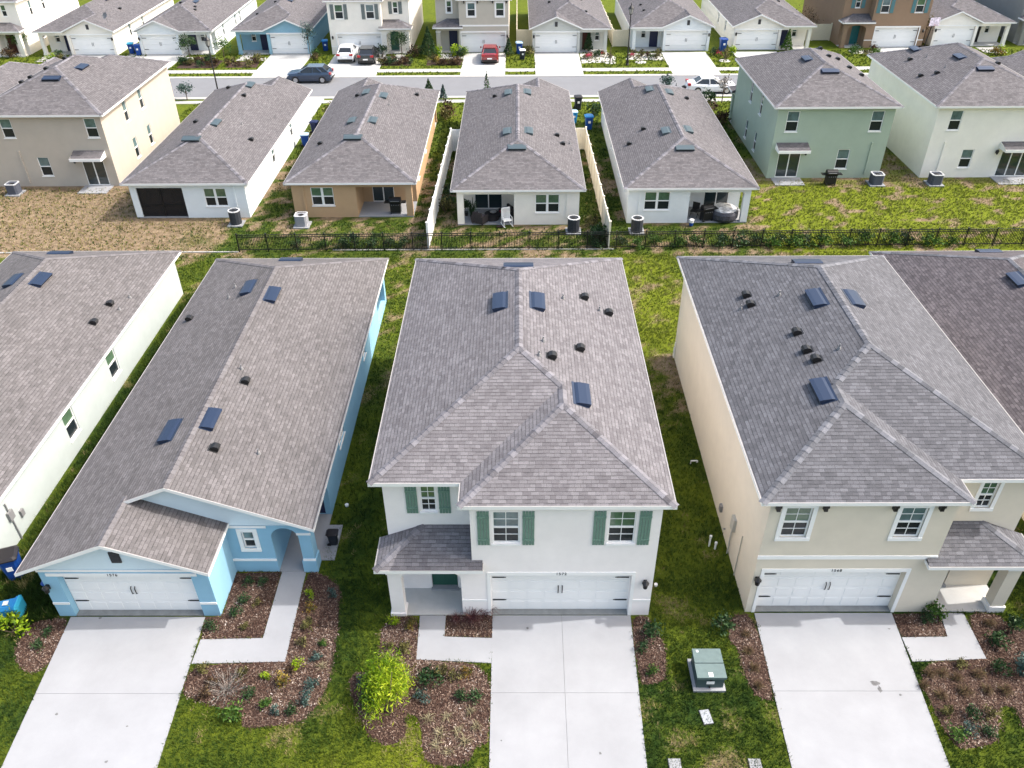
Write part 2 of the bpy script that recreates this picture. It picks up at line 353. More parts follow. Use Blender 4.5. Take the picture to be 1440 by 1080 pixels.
        d = s.put(g, 'garage_door', WHITE); c = (a0+a1)/2
        for k in (-1, 1):
            hb = MB(); hb.tube([fr(c+k*0.07, -dp+0.005, z0+0.92), fr(c+k*0.07, -dp+0.07, z0+0.98), fr(c+k*0.07, -dp+0.07, z0+1.24), fr(c+k*0.07, -dp+0.005, z0+1.3)], 0.018, 6); s.put(hb, 'handle', BLACK, d)
            for zz in (0.52, 1.72):
                hb = MB(); e = a0+0.05 if k < 0 else a1-0.05; hb.fbox(fr, e, e-k*0.42, -dp+0.014, -dp+0.03, z0+zz, z0+zz+0.05); hb.fbox(fr, e-k*0.42, e-k*0.48, -dp+0.014, -dp+0.03, z0+zz+0.01, z0+zz+0.04); s.put(hb, 'hinge', BLACK, d)
        if sill:
            t = MB(); t.fbox(fr, a0, a1, -dp-0.02, 0.0, -0.05, 0.022); s.put(t, 'garage_sill', SILL)
    def lamp(s, fr, a, z):
        b = MB(); b.fbox(fr, a-0.06, a+0.06, 0, 0.03, z-0.1, z+0.12); c = fr(a, 0.15, z)
        b.lathe(c, [(0.03, -0.17), (0.075, -0.13), (0.105, 0.08), (0.13, 0.1), (0.03, 0.2), (0.0, 0.23)], 8); b.fbox(fr, a-0.015, a+0.015, 0.03, 0.15, z+0.1, z+0.13); s.put(b, 'wall_lamp', BLACK)
    def number(s, txt, fr, a, z, b=0.035, size=0.17):
        cu = bpy.data.curves.new('house_number', 'FONT'); cu.body = txt; cu.size = size; cu.extrude = 0.006; cu.align_x = 'CENTER'; cu.align_y = 'CENTER'; cu.space_character = 1.15
        cu.materials.append(BLACK); t = bpy.data.objects.new('house_number', cu); COL.objects.link(t); bpy.context.view_layer.update()
        me = bpy.data.meshes.new_from_object(t.evaluated_get(bpy.context.evaluated_depsgraph_get())); bpy.data.objects.remove(t)
        o = bpy.data.objects.new('house_number', me); COL.objects.link(o); o.parent = s.root; p = fr(a, b, z); sg = -1 if s.mir else 1; o.location = (sg*p[0]-s.off[0], p[1]-s.off[1], p[2]); o.rotation_euler = (R_(90), 0, 0)
    def band(s, fr, a0, a1, z0, z1, t=0.03, name='trim'):
        b = MB(); b.fbox(fr, a0, a1, -0.01, t, z0, z1); s.put(b, name, WHITE)
    def vents(s, R, spec, long=True, vm=None):
        """spec: (kind, x, y, face) ; face gives down-slope direction"""
        dn = {'R': (1, 0), 'L': (-1, 0), 'F': (0, -1), 'B': (0, 1)}
        for kind, x, y, z, fc in spec:
            d = Vector((*dn[fc], -S)).normalized(); side = Vector((-dn[fc][1], dn[fc][0], 0)); nrm = side.cross(d).normalized()
            if nrm.z < 0: nrm = -nrm
            o = Vector((x, y, z)); b = MB(); sg = random.uniform(0.95, 1.05)
            if kind == 'v':       # off-ridge vent: thin at the top, open lip at the bottom
                L, D = 0.62*sg, 0.26; P = lambda i, j, k: o+side*i+d*j+nrm*k
                top = [(-D, 0.025), (-D+0.1, 0.085), (0.12, 0.15), (D, 0.165)]
                for i in range(3):
                    (j0, k0), (j1, k1) = top[i], top[i+1]
                    b.face([P(-L, j0, k0), P(L, j0, k0), P(L, j1, k1), P(-L, j1, k1)])
                for e in (-L, L):
                    b.face([P(e, -D, 0.005)] + [P(e, j, k) for j, k in top] + [P(e, D, 0.005)])
                b.face([P(-L, -D, 0.005), P(L, -D, 0.005), P(L, -D, 0.025), P(-L, -D, 0.025)])
                b.face([P(-L, D-0.05, 0.005), P(L, D-0.05, 0.005), P(L, D-0.05, 0.13), P(-L, D-0.05, 0.13)], 1)
                b.face([P(-L, D, 0.165), P(L, D, 0.165), P(L, D, 0.09), P(-L, D, 0.09)])
                b.face([P(-L-.05, -D-.1, 0.012), P(L+.05, -D-.1, 0.012), P(L+.05, D-.04, 0.012), P(-L-.05, D-.04, 0.012)], 0)
                s.put(b, 'roof_vent', [vm or VENT, BLACK], R)
            elif kind == 'h':     # goose-neck exhaust hood
                P = lambda i, j, k: o+side*i+d*j+nrm*k; q = 0.14
                arc = [(-0.17, 0.01), (-0.14, 0.12), (-0.04, 0.2), (0.08, 0.21), (0.16, 0.16), (0.16, 0.05)]
                for i in range(5):
                    (j0, k0), (j1, k1) = arc[i], arc[i+1]; b.face([P(-q, j0, k0), P(q, j0, k0), P(q, j1, k1), P(-q, j1, k1)])
                for e in (-q, q): b.face([P(e, j, k) for j, k in arc] + [P(e, 0.1, 0.01)])
                b.face([P(-.2, -.22, .014), P(.2, -.22, .014), P(.2, .16, .014), P(-.2, .16, .014)])
                s.put(b, 'vent_hood', BLACK, R)
            else:
                hz = 0.22*sg; b.tube([o-Vector((0, 0, 0.05)), o+Vector((0, 0, hz))], 0.03, 7); b.lathe(o+Vector((0, 0, 0.0)), [(0.09, -0.02), (0.05, 0.1), (0.03, 0.12)], 8); s.put(b, 'vent_pipe', PIPE, R)
    def finish(s, shi, capm, wallm, fasm=None):
        s.put(s.wall, 'wall', wallm); R = s.put(s.roof, 'roof', shi); f = s.put(s.fas, 'fascia', [fasm or WHITE, DRIP], R)
        if s.soff.v: s.put(s.soff, 'soffit', WHITE, R)
        if s.cap.v: s.put(s.cap, 'ridge_cap', capm, R)
        return R

HO = 0.15; ZE1, ZE2 = 2.62, 5.45; K1, K2 = (24-ZE1)/21.1, (24-ZE2)/18.4   # eaves of one and two storeys, plan scale that goes with them
def zplane(ze, d): return ze + S*d

def gable_hip(H, W, D, ze, wg):
    """hip roof over 0..W x 0..D with one gable of width wg flush with the left eave of the front"""
    rf, fs, cp = H.roof, H.fas, H.cap; hw = W/2; hm = ze+S*hw; hg = ze+S*wg/2; G = wg/2
    A = (G, G, hg); RF = (hw, hw, hm); RB = (hw, D-hw, hm); V = (wg, 0, ze); AP = (G, 0, hg)
    nl = roofface(rf, [(0, 0, ze), AP, A, RF, RB, (0, D, ze)]); ng = roofface(rf, [AP, A, V]); nf = roofface(rf, [V, A, RF, (W, 0, ze)])
    nr = roofface(rf, [(W, 0, ze), RF, RB, (W, D, ze)]); nb = roofface(rf, [(W, D, ze), RB, (0, D, ze)])
    fascia(fs, [(0, 0, ze), AP, V, (W, 0, ze), (W, D, ze), (0, D, ze)])
    zs_ = ze-HO+.01; H.soff.face([(0, D, zs_), (W, D, zs_), (W, 0, zs_), (wg, 0, zs_), (wg, .34, zs_), (0, .34, zs_)])
    for p, q, a, b in ((AP, A, nl, ng), (A, RF, nl, nf), (RF, RB, nl, nr), (RF, (W, 0, ze), nf, nr), (RB, (W, D, ze), nr, nb), (RB, (0, D, ze), nl, nb)): ridgecap(cp, p, q, a, b)

def step_hip(H, xL, xR, yB, yF, yP, xS, ze):
    rf, fs, cp = H.roof, H.fas, H.cap; hw = (xR-xL)/2; xc = (xL+xR)/2; hm = ze+S*hw; wp = xR-xS; G = wp/2
    RF = (xc, yF+hw, hm); RB = (xc, yB-hw, hm); A = (xS+G, yF+G, ze+S*G); B = (xS+G, yP+G, ze+S*G)
    c = lambda x, y: (x, y, ze)
    nl = roofface(rf, [c(xL, yF), RF, RB, c(xL, yB)]); nf = roofface(rf, [c(xL, yF), c(xS, yF), A, RF]); npl = roofface(rf, [c(xS, yF), c(xS, yP), B, A])
    npf = roofface(rf, [c(xS, yP), c(xR, yP), B]); nr = roofface(rf, [c(xR, yP), c(xR, yB), RB, RF, A, B]); nb = roofface(rf, [c(xR, yB), c(xL, yB), RB])
    loop = [c(xL, yF), c(xS, yF), c(xS, yP), c(xR, yP), c(xR, yB), c(xL, yB)]; fascia(fs, loop)
    z = ze-HO+.01; H.soff.face([(x, y, z) for x, y, _ in loop][::-1])
    for p, q, a, b in ((RF, RB, nl, nr), (c(xL, yF), RF, nl, nf), (RF, A, nf, nr), (A, B, npl, nr), (c(xS, yP), B, npl, npf), (B, c(xR, yP), npf, nr), (RB, c(xR, yB), nr, nb), (RB, c(xL, yB), nl, nb)): ridgecap(cp, p, q, a, b)

def hip(H, xL, xR, yF, yB, ze):
    rf, fs, cp = H.roof, H.fas, H.cap; hw = (xR-xL)/2; xc = (xL+xR)/2; hm = ze+S*hw; RF = (xc, yF+hw, hm); RB = (xc, yB-hw, hm); c = lambda x, y: (x, y, ze)
    nl = roofface(rf, [c(xL, yF), RF, RB, c(xL, yB)]); nf = roofface(rf, [c(xL, yF), c(xR, yF), RF]); nr = roofface(rf, [c(xR, yF), c(xR, yB), RB, RF]); nb = roofface(rf, [c(xR, yB), c(xL, yB), RB])
    loop = [c(xL, yF), c(xR, yF), c(xR, yB), c(xL, yB)]; fascia(fs, loop); z = ze-HO+.01; H.soff.face([(x, y, z) for x, y, _ in loop][::-1])
    for p, q, a, b in ((RF, RB, nl, nr), (c(xL, yF), RF, nl, nf), (c(xR, yF), RF, nr, nf), (RB, c(xR, yB), nr, nb), (RB, c(xL, yB), nl, nb)): ridgecap(cp, p, q, a, b)

def archfill(mb, fr, a0, a1, zs, zt, zr, dp, n=14, m=0):
    """fills the corners between an arch (springing zs, crown zt) and the top zr of a square opening, with its soffit"""
    c, r = (a0+a1)/2, (a1-a0)/2; pt = [(c-r*math.cos(math.pi*i/n), zs+(zt-zs)*math.sin(math.pi*i/n)) for i in range(n+1)]
    for i in range(n):
        (p, zp), (q, zq) = pt[i], pt[i+1]
        mb.face([fr(p, 0, zp), fr(q, 0, zq), fr(q, 0, zr), fr(p, 0, zr)], m); mb.face([fr(q, -dp, zq), fr(p, -dp, zp), fr(p, -dp, zr), fr(q, -dp, zr)], m)
        mb.face([fr(p, 0, zp), fr(p, -dp, zp), fr(q, -dp, zq), fr(q, 0, zq)], m)

def panel_door(H, fr, a0, a1, z0, z1, m, dp=0.06):
    b = MB(); b.fbox(fr, a0, a1, -dp-0.04, -dp, z0, z1)
    for k0, k1 in ((0.12, 0.42), (0.5, 0.9)):
        for u0, u1 in ((0.12, 0.45), (0.55, 0.88)): b.fbox(fr, a0+(a1-a0)*u0, a0+(a1-a0)*u1, -dp, -dp+0.012, z0+(z1-z0)*k0, z0+(z1-z0)*k1)
    d = H.put(b, 'door', m); k = MB(); p = fr(a1-0.09, -dp+0.04, z0+1.0); k.lathe((p[0], p[1], p[2]), [(0.0, -0.035), (0.035, 0), (0.0, 0.035)], 8); H.put(k, 'handle', BLACK, d)

# ---- single-storey house with a front garage gable; fr: front at local y=0
def single(label, loc, rz, mir, wallm, shi, capm, W=8.87, D=21.6, wg=5.5, gablem=None, doorm=None, lanai=False, lanai_x=(4.35, 8.5), rear_wins=(), side_r=(), side_l=(), front=True, screen=False, slid=(0.3, 0.7), vents=(), vm=None, porch=1.8, louvre=True):
    H = House('single_storey_house', label, loc, rz, mir); ze = ZE1; o = 0.38; zt = ze-HO+0.03
    gable_hip(H, W, D, ze, wg)
    x0, x1, y0, y1 = o, W-o, 0.35, D-0.32; gx = wg-0.32
    fr = H.panel((x0, y0), (gx, y0), 0, zt, [(0.28, gx-x0-0.28, 0, 2.15, 0.25)]); Lg = gx-x0
    H.wall.face([(x0-.25, y0+.002, ze-HO), (gx+.25, y0+.002, ze-HO), (wg/2, y0+.002, ze+S*wg/2-0.16)], 1)
    if front:
        H.garage(fr, 0.3, Lg-0.3, 2.13, detail=False); H.band(fr, -0.02, Lg+0.02, 2.16, 2.3)
        H.lamp(fr, 0.14, 1.75)
        if louvre:
            b = MB(); b.fbox(fr, wg/2-x0-0.15, wg/2-x0+0.15, 0.0, 0.04, ze+0.15, ze+0.65); H.put(b, 'gable_louvre', LOUV)
    H.panel((gx, y0), (gx, y0+porch), 0, zt)
    fb = H.panel((gx, y0+porch), (x1, y0+porch), 0, zt, [(0.35, 1.3, 0.02, 2.12, 0.08), (1.75, 2.3, 1.0, 2.1, 0.08)] if x1-gx > 2.5 else [(0.35, 1.3, 0.02, 2.12, 0.08)])
    if front:
        panel_door(H, fb, 0.36, 1.29, 0.03, 2.11, doorm or mat('door_navy', (0.02, 0.025, 0.07), 0.4))
        if x1-gx > 2.5: H.window(fb, 1.77, 2.28, 1.02, 2.08)
        b = MB(); b.box(x1-0.36, x1, y0, y0+0.36, 0, 2.15); b.box(x1-0.4, x1+0.04, y0-0.04, y0+0.4, 0, 0.22); H.put(b, 'column', wallm[0] if isinstance(wallm, list) else wallm)
        b = MB(); b.box(gx+0.005, x1-0.002, y0+0.002, y0+0.3, 2.15, zt); b.box(x1-0.3, x1-0.002, y0+0.3, y0+porch-.002, 2.15, zt); H.put(b, 'porch_beam', wallm[0] if isinstance(wallm, list) else wallm)
        b = MB(); b.box(gx, x1, y0-0.02, y0+porch, -0.04, 0.05); H.put(b, 'porch_slab', CONC2)
    ld = 2.5 if lanai else 0; lx0, lx1 = lanai_x
    ops = [(a-(y0+porch), b-(y0+porch), z0, z1, 0.09) for a, b, z0, z1 in side_r]
    fr = H.panel((x1, y0+porch), (x1, y1-ld), 0, zt, ops)
    for a, b, z0, z1 in side_r: H.window(fr, a-(y0+porch), b-(y0+porch), z0, z1)
    if lanai:
        fr = H.panel((x1, y1-ld), (lx0, y1-ld), 0, zt, [(ld*0+ (x1-lx0)*slid[0], (x1-lx0)*slid[1], 0.05, 2.1, 0.06)]); H.slider(fr, (x1-lx0)*slid[0], (x1-lx0)*slid[1], 0.06, 2.09)
        H.panel((lx0, y1-ld), (lx0, y1), 0, zt)
        b = MB(); b.box(lx0, x1, y1-ld, y1+0.02, -0.04, 0.07); H.put(b, 'lanai_slab', CONC)
        b = MB(); b.box(x1-0.45, x1-.001, y1-0.32, y1-.001, 0.07, 2.2); H.put(b, 'column', wallm[0] if isinstance(wallm, list) else wallm)
        b = MB(); b.box(lx0+0.003, x1-0.003, y1-0.28, y1-.003, 2.2, zt); b.box(x1-0.28, x1-.003, y1-ld+.003, y1-0.28, 2.2, zt); H.put(b, 'lanai_beam', wallm[0] if isinstance(wallm, list) else wallm)
        if screen:
            sm = mat('insect_screen', (0.008, 0.008, 0.012), 0.7)
            if 'insect_screen_t' not in MATS:
                m = bpy.data.materials.new('insect_screen_t'); m.use_nodes = True; n = m.node_tree.nodes; l = m.node_tree.links
                n['Principled BSDF'].inputs['Base Color'].default_value = (0.008, 0.008, 0.012, 1); t = n.new('ShaderNodeBsdfTransparent'); mx = n.new('ShaderNodeMixShader'); mx.inputs[0].default_value = 0.22
                l.new(n['Principled BSDF'].outputs[0], mx.inputs[1]); l.new(t.outputs[0], mx.inputs[2]); l.new(mx.outputs[0], n['Material Output'].inputs['Surface']); MATS['insect_screen_t'] = m
            b = MB(); b.box(lx0+0.01, x1-0.46, y1-0.12, y1-0.1, 0.08, 2.19); b.box(x1-0.14, x1-0.12, y1-ld, y1-0.33, 0.08, 2.19); sc = H.put(b, 'lanai_screen', MATS['insect_screen_t'])
            b = MB()
            for xx in (lx0+0.02, (lx0+x1-.45)/2, x1-0.5): b.box(xx-0.02, xx+0.02, y1-0.09, y1-0.05, 0.08, 2.19)
            b.box(lx0+0.04, x1-0.52, y1-0.09, y1-0.05, 0.9, 0.94); H.put(b, 'screen_frame', BLACK, sc)
        xe = lx0
    else: xe = x1
    ops = [(xe-b, xe-a, z0, z1, 0.09) for a, b, z0, z1 in rear_wins]
    fr = H.panel((xe, y1), (x0, y1), 0, zt, ops)
    for a, b, z0, z1 in rear_wins: H.window(fr, xe-b, xe-a, z0, z1, twin=True, up=GLGR)
    if lanai:   # refrigerant line cover running down to the condenser
        b = MB(); b.fbox(fr, xe-x0-0.85, xe-x0-0.72, 0, 0.06, 0.5, zt-.02); H.put(b, 'line_cover', wallm[0] if isinstance(wallm, list) else wallm)
    ops = [(y1-b, y1-a, z0, z1, 0.09) for a, b, z0, z1 in side_l]
    fr = H.panel((x0, y1), (x0, y0), 0, zt, ops)
    for a, b, z0, z1 in side_l: H.window(fr, y1-b, y1-a, z0, z1)
    wm = wallm if isinstance(wallm, list) else [wallm, gablem or wallm]
    Rf = H.finish(shi, capm, wm); H.vents(Rf, vents, vm=vm); return H

def two_storey(label, loc, rz, mir, wallm, shi, capm, W=9.97, D=17.0, ze=5.6, yF=1.07, xS=3.02, style='plain', off=None, trim=0.0, shut=None, doorm=None, number=None, vents=(), rear=(), rear_slider=None, side_r=(), side_l=(), arch=True, awning=True, bandz=None, corbel=False, coarse=False, o=0.37, gsh=0.0, door=1.38, line=None):
    """front at local y=0, the projecting garage bay on the right, porch on the left"""
    H = House('two_storey_house', label, loc, rz, mir, off=None); step_hip(H, 0, W, D, yF, 0, xS, ze)
    zt = ze-HO+0.03; x0, x1, y1 = o, W-o, D-0.33; py = 0.18; sy = yF+0.3; px0 = xS+0.34; gx = 2.94; zf = 2.62
    up = GLUP
    wl = [wallm, WHITE]
    # front bay
    wins = [(px0+0.72, px0+1.62), (x1-1.72, x1-0.82)]; zw0, zw1 = 3.72, 5.18
    if trim: wins = [(px0+0.94, px0+1.79), (x1-1.4, x1-0.52)]; zw0, zw1 = 3.85, 5.22
    gd0, gd1 = x1-0.75-4.88+gsh, x1-0.75+gsh
    fr = H.panel((px0, py), (x1, py), zf, zt, [(a-px0, b-px0, zw0, zw1, 0.09) for a, b in wins])
    for i, (a, b) in enumerate(wins): H.window(fr, a-px0, b-px0, zw0, zw1, grid=not coarse, trim=trim, shut=shut, up=GLUP if i == 0 else GLGR)
    fg = H.panel((gx, py), (x1, py), 0, zf, [(gd0-gx, gd1-gx, 0, 2.15, 0.25)]); H.garage(fg, gd0-gx, gd1-gx, 2.13, detail=not coarse)
    H.band(fg, gd0-gx-0.12, gd1-gx+0.12, 2.152, 2.3, 0.025)
    H.band(fg, gd0-gx-0.12, gd0-gx-0.002, 0.0, 2.15, 0.025); H.band(fg, gd1-gx+0.002, gd1-gx+0.12, 0.0, 2.15, 0.025)
    H.lamp(fg, x1-gx-0.28+gsh*.38, 1.78)
    if number: H.number(number, fg, (gd0+gd1)/2-gx, 2.23, 0.03)
    if bandz: H.band(fg, px0-gx+.0, x1-gx+0.02, bandz, bandz+0.16, 0.035)
    else: H.band(fg, gx-gx, gd0-gx-0.125, 0.78, 0.86, 0.02); H.band(fg, gd1-gx+0.125, x1-gx, 0.78, 0.86, 0.02)
    if corbel:
        for a, b in wins:
            for e in (a-0.34, b+0.3):
                c = MB(); c.fbox(fr, e-px0-0.06, e-px0+0.06, 0, 0.16, zt-0.3, zt-0.12); c.fbox(fr, e-px0-0.07, e-px0+0.07, 0, 0.2, zt-0.12, zt-0.03); H.put(c, 'corbel', BLACK)
    # bay's left flank and pier
    H.panel((px0, sy), (px0, py), zf, zt); H.panel((gx, sy), (gx, py), 0, zf)
    H.wall.face([(gx, py, zf), (px0, py, zf), (px0, sy, zf), (gx, sy, zf)])
    # set-back wall over the porch and behind it
    w0 = (1.88-0.27, 1.88+0.27)
    fr = H.panel((x0, sy), (px0, sy), zf, zt, [(w0[0]-x0, w0[1]-x0, 4.02, 5.2, 0.09)]); H.window(fr, w0[0]-x0, w0[1]-x0, 4.02, 5.2, grid=not coarse, trim=trim*0.9, shut=shut, up=GLGR)
    ds = 0.0
    fd = H.panel((x0, sy), (gx, sy), 0, zf, [(door, door+.95, 0.0, 2.2, 0.12)]); panel_door(H, fd, door+.01, door+.94, 0.1, 2.19, doorm or mat('door_green', (0.03, 0.1, 0.075), 0.4), dp=0.1)
    b = MB(); b.box(x0+door-.03, x0+door+.98, sy-0.12, sy+0.1, 0.0, 0.12); H.put(b, 'door_step', CONC)
    b = MB(); b.box(x0, gx, py-0.02, sy, -0.04, 0.05); H.put(b, 'porch_slab', CONC2)
    # porch columns, beam or arch
    c0, c1 = x0+0.03, x0+0.5
    b = MB(); b.box(c0, c1, py, py+0.42, 0.05, zf-0.02); cm = H.put(b, 'column', wallm)
    b = MB(); b.box(c0-0.05, c1+0.05, py-0.05, py+0.47, 0.0, 0.3 if bandz else 0.14); H.put(b, 'column_base', WHITE if bandz else wallm, cm)
    b = MB(); b.box(c0-0.04, c1+0.04, py-0.04, py+0.46, zf-0.42, zf-0.34); H.put(b, 'column_capital', WHITE if bandz else wallm, cm)
    b = MB(); fp = House.frame((c1, py), (gx, py)); Lp = gx-c1
    if arch: archfill(b, fp, 0, Lp, 1.95, 2.4, zf-0.02, 0.3); b.fbox(fp, 0.0, Lp, -0.3, 0, zf-0.02, zf+0.0)
    else: b.box(c1, gx, py+.003, py+0.3, 2.38, zf)
    b.box(c0+0.05, c0+0.35, py+0.42, sy, 2.3, zf); H.put(b, 'porch_beam', wallm)
    # porch roof
    q = MB(); e0, ez, yy = 0.07, 2.76, -0.17; T = sy-yy; zz = ez+S*T*0.98; xe = px0+0.36; m2 = py-yy-0.004
    s_ = (zz-ez)/T
    roofface(q, [(e0, yy, ez), (xe, yy, ez), (xe, yy+m2, ez+s_*m2), (px0-.003, yy+m2, ez+s_*m2), (px0-.003, sy-.003, zz), (e0+T, sy-.003, zz)]); roofface(q, [(e0, yy, ez), (e0+T, sy-.003, zz), (e0, sy-.003, ez), ])
    pr = H.put(q, 'porch_roof', shi); q = MB(); fascia(q, [(e0, sy, ez), (e0, yy, ez), (xe, yy, ez), (xe, yy+m2, ez)], False); q.face([(e0, sy, ez-HO), (xe, sy, ez-HO), (xe, yy, ez-HO), (e0, yy, ez-HO)]); H.put(q, 'fascia', [WHITE, DRIP], pr)
    q = MB(); n1 = Vector((0, -s_, 1)).normalized(); n2 = Vector((-s_, 0, 1)).normalized(); ridgecap(q, (e0, yy, ez), (e0+T, sy, zz), n1, n2); H.put(q, 'ridge_cap', capm, pr)
    # flanks and rear
    fr = H.panel((x1, py), (x1, y1), 0, zt, [(a-py, b-py, z0, z1, 0.09) for a, b, z0, z1 in side_r])
    for a, b, z0, z1 in side_r: H.window(fr, a-py, b-py, z0, z1)
    ops = [(x1-b, x1-a, z0, z1, 0.09) for a, b, z0, z1 in rear]
    if rear_slider: a, b, z0, z1 = rear_slider; ops.append((x1-b, x1-a, z0, z1, 0.08))
    fr = H.panel((x1, y1), (x0, y1), 0, zt, ops)
    for a, b, z0, z1 in rear: H.window(fr, x1-b, x1-a, z0, z1)
    if rear_slider:
        H.slider(fr, x1-b0(rear_slider), x1-a0(rear_slider), rear_slider[2]+.01, rear_slider[3], n=2 if rear_slider[1]-rear_slider[0] < 2.0 else 3)
        a, b = x1-rear_slider[1]-0.35, x1-rear_slider[0]+0.35; za = 2.46; q = MB()
        P = lambda u, bb, z: Vector(fr(u, bb, z))
        roofface(q, [P(a, 0.95, za), P(b, 0.95, za), P(b, 0.003, za+0.3), P(a, 0.003, za+0.3)]); aw = H.put(q, 'awning', shi)
        q = MB(); q.fbox(fr, a, b, 0.955, 0.99, za-0.2, za+0.012); q.face([P(a, 0, za-0.2), P(b, 0, za-0.2), P(b, .95, za-.2), P(a, .95, za-.2)])
        for u in (a, b): q.face([P(u, 0, za-0.2), P(u, .955, za-0.2), P(u, .955, za+.01), P(u, 0, za+0.3)])
        H.put(q, 'fascia', WHITE, aw)
        q = MB(); u0, u1 = x1-rear_slider[1]-0.25, x1-rear_slider[0]+0.3; q.fbox(fr, u0, u1, 0.0, 1.5, -0.03, 0.06); H.put(q, 'patio_slab', CONC)
        if line: q = MB(); q.fbox(fr, x1-line-.06, x1-line+.06, 0, .07, .3, 2.75); H.put(q, 'line_cover', wallm)
        H.lamp(fr, x1-rear_slider[0]+0.45 if rear_slider[0] > 2 else x1-rear_slider[1]-0.3, 2.0)
    fr = H.panel((x0, y1), (x0, sy), 0, zt, [(y1-b, y1-a, z0, z1, 0.09) for a, b, z0, z1 in side_l])
    for a, b, z0, z1 in side_l: H.window(fr, y1-b, y1-a, z0, z1)
    Rf = H.finish(shi, capm, wl); H.vents(Rf, vents); H.roof_obj = Rf; H.fr_left = fr; return H
def a0(t): return t[0]
def b0(t): return t[1]

# ================================================================== FRONT ROW (house fronts face the camera)
st_white = stucco('warm_white', (0.84, 0.8, 0.785)); st_blue = stucco('sky_blue', (0.25, 0.455, 0.6)); st_paleblue = stucco('pale_blue', (0.62, 0.73, 0.79))
st_greige = stucco('greige', (0.66, 0.6, 0.5)); st_aqua = stucco('pale_aqua', (0.43, 0.475, 0.465)); st_tan = stucco('tan', (0.47, 0.42, 0.36))
st_ice = stucco('ice_white', (0.74, 0.78, 0.8)); st_brown = stucco('light_brown', (0.47, 0.315, 0.185)); st_cream = stucco('cream', (0.8, 0.765, 0.7)); st_palegrey = stucco('pale_grey', (0.74, 0.77, 0.78))
st_green = stucco('sage_green', (0.355, 0.43, 0.35)); st_ivory = stucco('ivory', (0.82, 0.79, 0.73)); st_brown2 = stucco('cocoa', (0.27, 0.185, 0.125)); st_grey = stucco('grey', (0.27, 0.265, 0.25)); st_lgrey = stucco('light_grey', (0.52, 0.53, 0.5))
SH_GREEN = mat('shutter_green', (0.135, 0.23, 0.185), 0.55, noise=0.12, nscale=6); SH_TEAL = mat('shutter_teal', (0.085, 0.2, 0.22), 0.55); SH_GREY = mat('shutter_grey', (0.15, 0.18, 0.18), 0.55)
D_NAVY = mat('door_navy', (0.02, 0.025, 0.07), 0.4); D_BROWN = mat('door_brown', (0.07, 0.02, 0.015), 0.4); D_TEAL = mat('door_teal', (0.02, 0.14, 0.15), 0.4); D_GREEN = mat('door_green', (0.03, 0.1, 0.075), 0.4)

def rz(x, xL, xR, ze): return ze + S*min(x-xL, xR-x)
def vt(k, x, y, xL, xR, ze, fc=None): return (k, x, y, rz(x, xL, xR, ze), fc or ('L' if x < (xL+xR)/2 else 'R'))
def vr(x, d, ze, W=0): return ze + S*d

# middle white house
MX, MY = -4.95, 18.67; W2 = 9.97
mv = [vt('v', x-MX, y-MY, 0, W2, 5.6) for x, y in ((.78, 28.43), (2.23, 22.99), (-.73, 28.45))] + [('v', .02-MX, 31.56-MY, 5.6+S*(35.67-31.56), 'B')] + \
     [vt('h', x-MX, y-MY, 0, W2, 5.6) for x, y in ((2.8, 30.22), (3.8, 29.62), (2.34, 26.0), (1.21, 24.77))] + [vt('p', x-MX, y-MY, 0, W2, 5.6) for x, y in ((1.87, 29.49), (3.43, 29.6), (.94, 25.65), (.76, 24.58))]
HM = two_storey('white two-storey house with green shutters and arched porch, in the middle of the near row', (MX, MY, 0), 0, False, st_white, SHI_M, CAP_M, shut=SH_GREEN, number='1572', vents=mv, doorm=D_GREEN)

# greige house on the right
RX, RY = 17.74, 18.81
def rl(x): return RX-x
rv = [vt('v', rl(x), y-RY, 0, W2, 5.6) for x, y in ((12.0, 28.63), (10.71, 23.12), (13.46, 28.54))] + [('v', rl(12.71), 32.18-RY, 5.6+S*(35.8-32.18), 'B')] + \
     [vt('h', rl(x), y-RY, 0, W2, 5.6) for x, y in ((9.78, 30.51), (9.78, 29.73), (10.84, 26.85), (10.86, 25.59), (10.99, 24.9))] + [vt('p', rl(x), y-RY, 0, W2, 5.6) for x, y in ((10.89, 29.74), (9.38, 29.67), (11.81, 25.09))]
HR = two_storey('beige two-storey house with white trimmed windows and black corbels, beside the white one', (RX, RY, 0), 0, True, st_greige, SHI_R, CAP_R, xS=3.2, trim=0.14, number='1568', vents=rv, doorm=D_NAVY, arch=False, bandz=2.8, corbel=True, gsh=0.4, door=1.6)
# services on its flank: electric meter, conduit, hose bib
fr = HR.fr_left; fl = House.frame((W2-.37, 0.18), (W2-.37, 17)); b = MB(); b.fbox(fl, 2.6, 2.95, 0, 0.12, 1.35, 1.95); b.tube([fl(2.78, 0.06, 0.0), fl(2.78, 0.06, 1.35)], 0.03, 6); b.tube([fl(1.7, 0.03, 0.0), fl(1.7, 0.03, 2.1)], 0.018, 6); HR.put(b, 'electric_meter', mat('meter_grey', (0.42, 0.41, 0.37), 0.5))
b = MB(); b.tube([fl(3.6, 0.02, .5), fl(3.6, 0.1, .5)], 0.03, 6); b.fbox(fl, 4.4, 4.62, 0, 0.1, 0.6, 0.9); HR.put(b, 'service_box', PIPE)
b = MB(); b.tube([fl(16.2, 0.05, 0.05), fl(16.2, 0.05, 1.0)], 0.035, 6); b.tube([fl(16.35, 0.05, 0.05), fl(16.35, 0.05, .6)], 0.03, 6); HR.put(b, 'drain_pipe', VINYL)

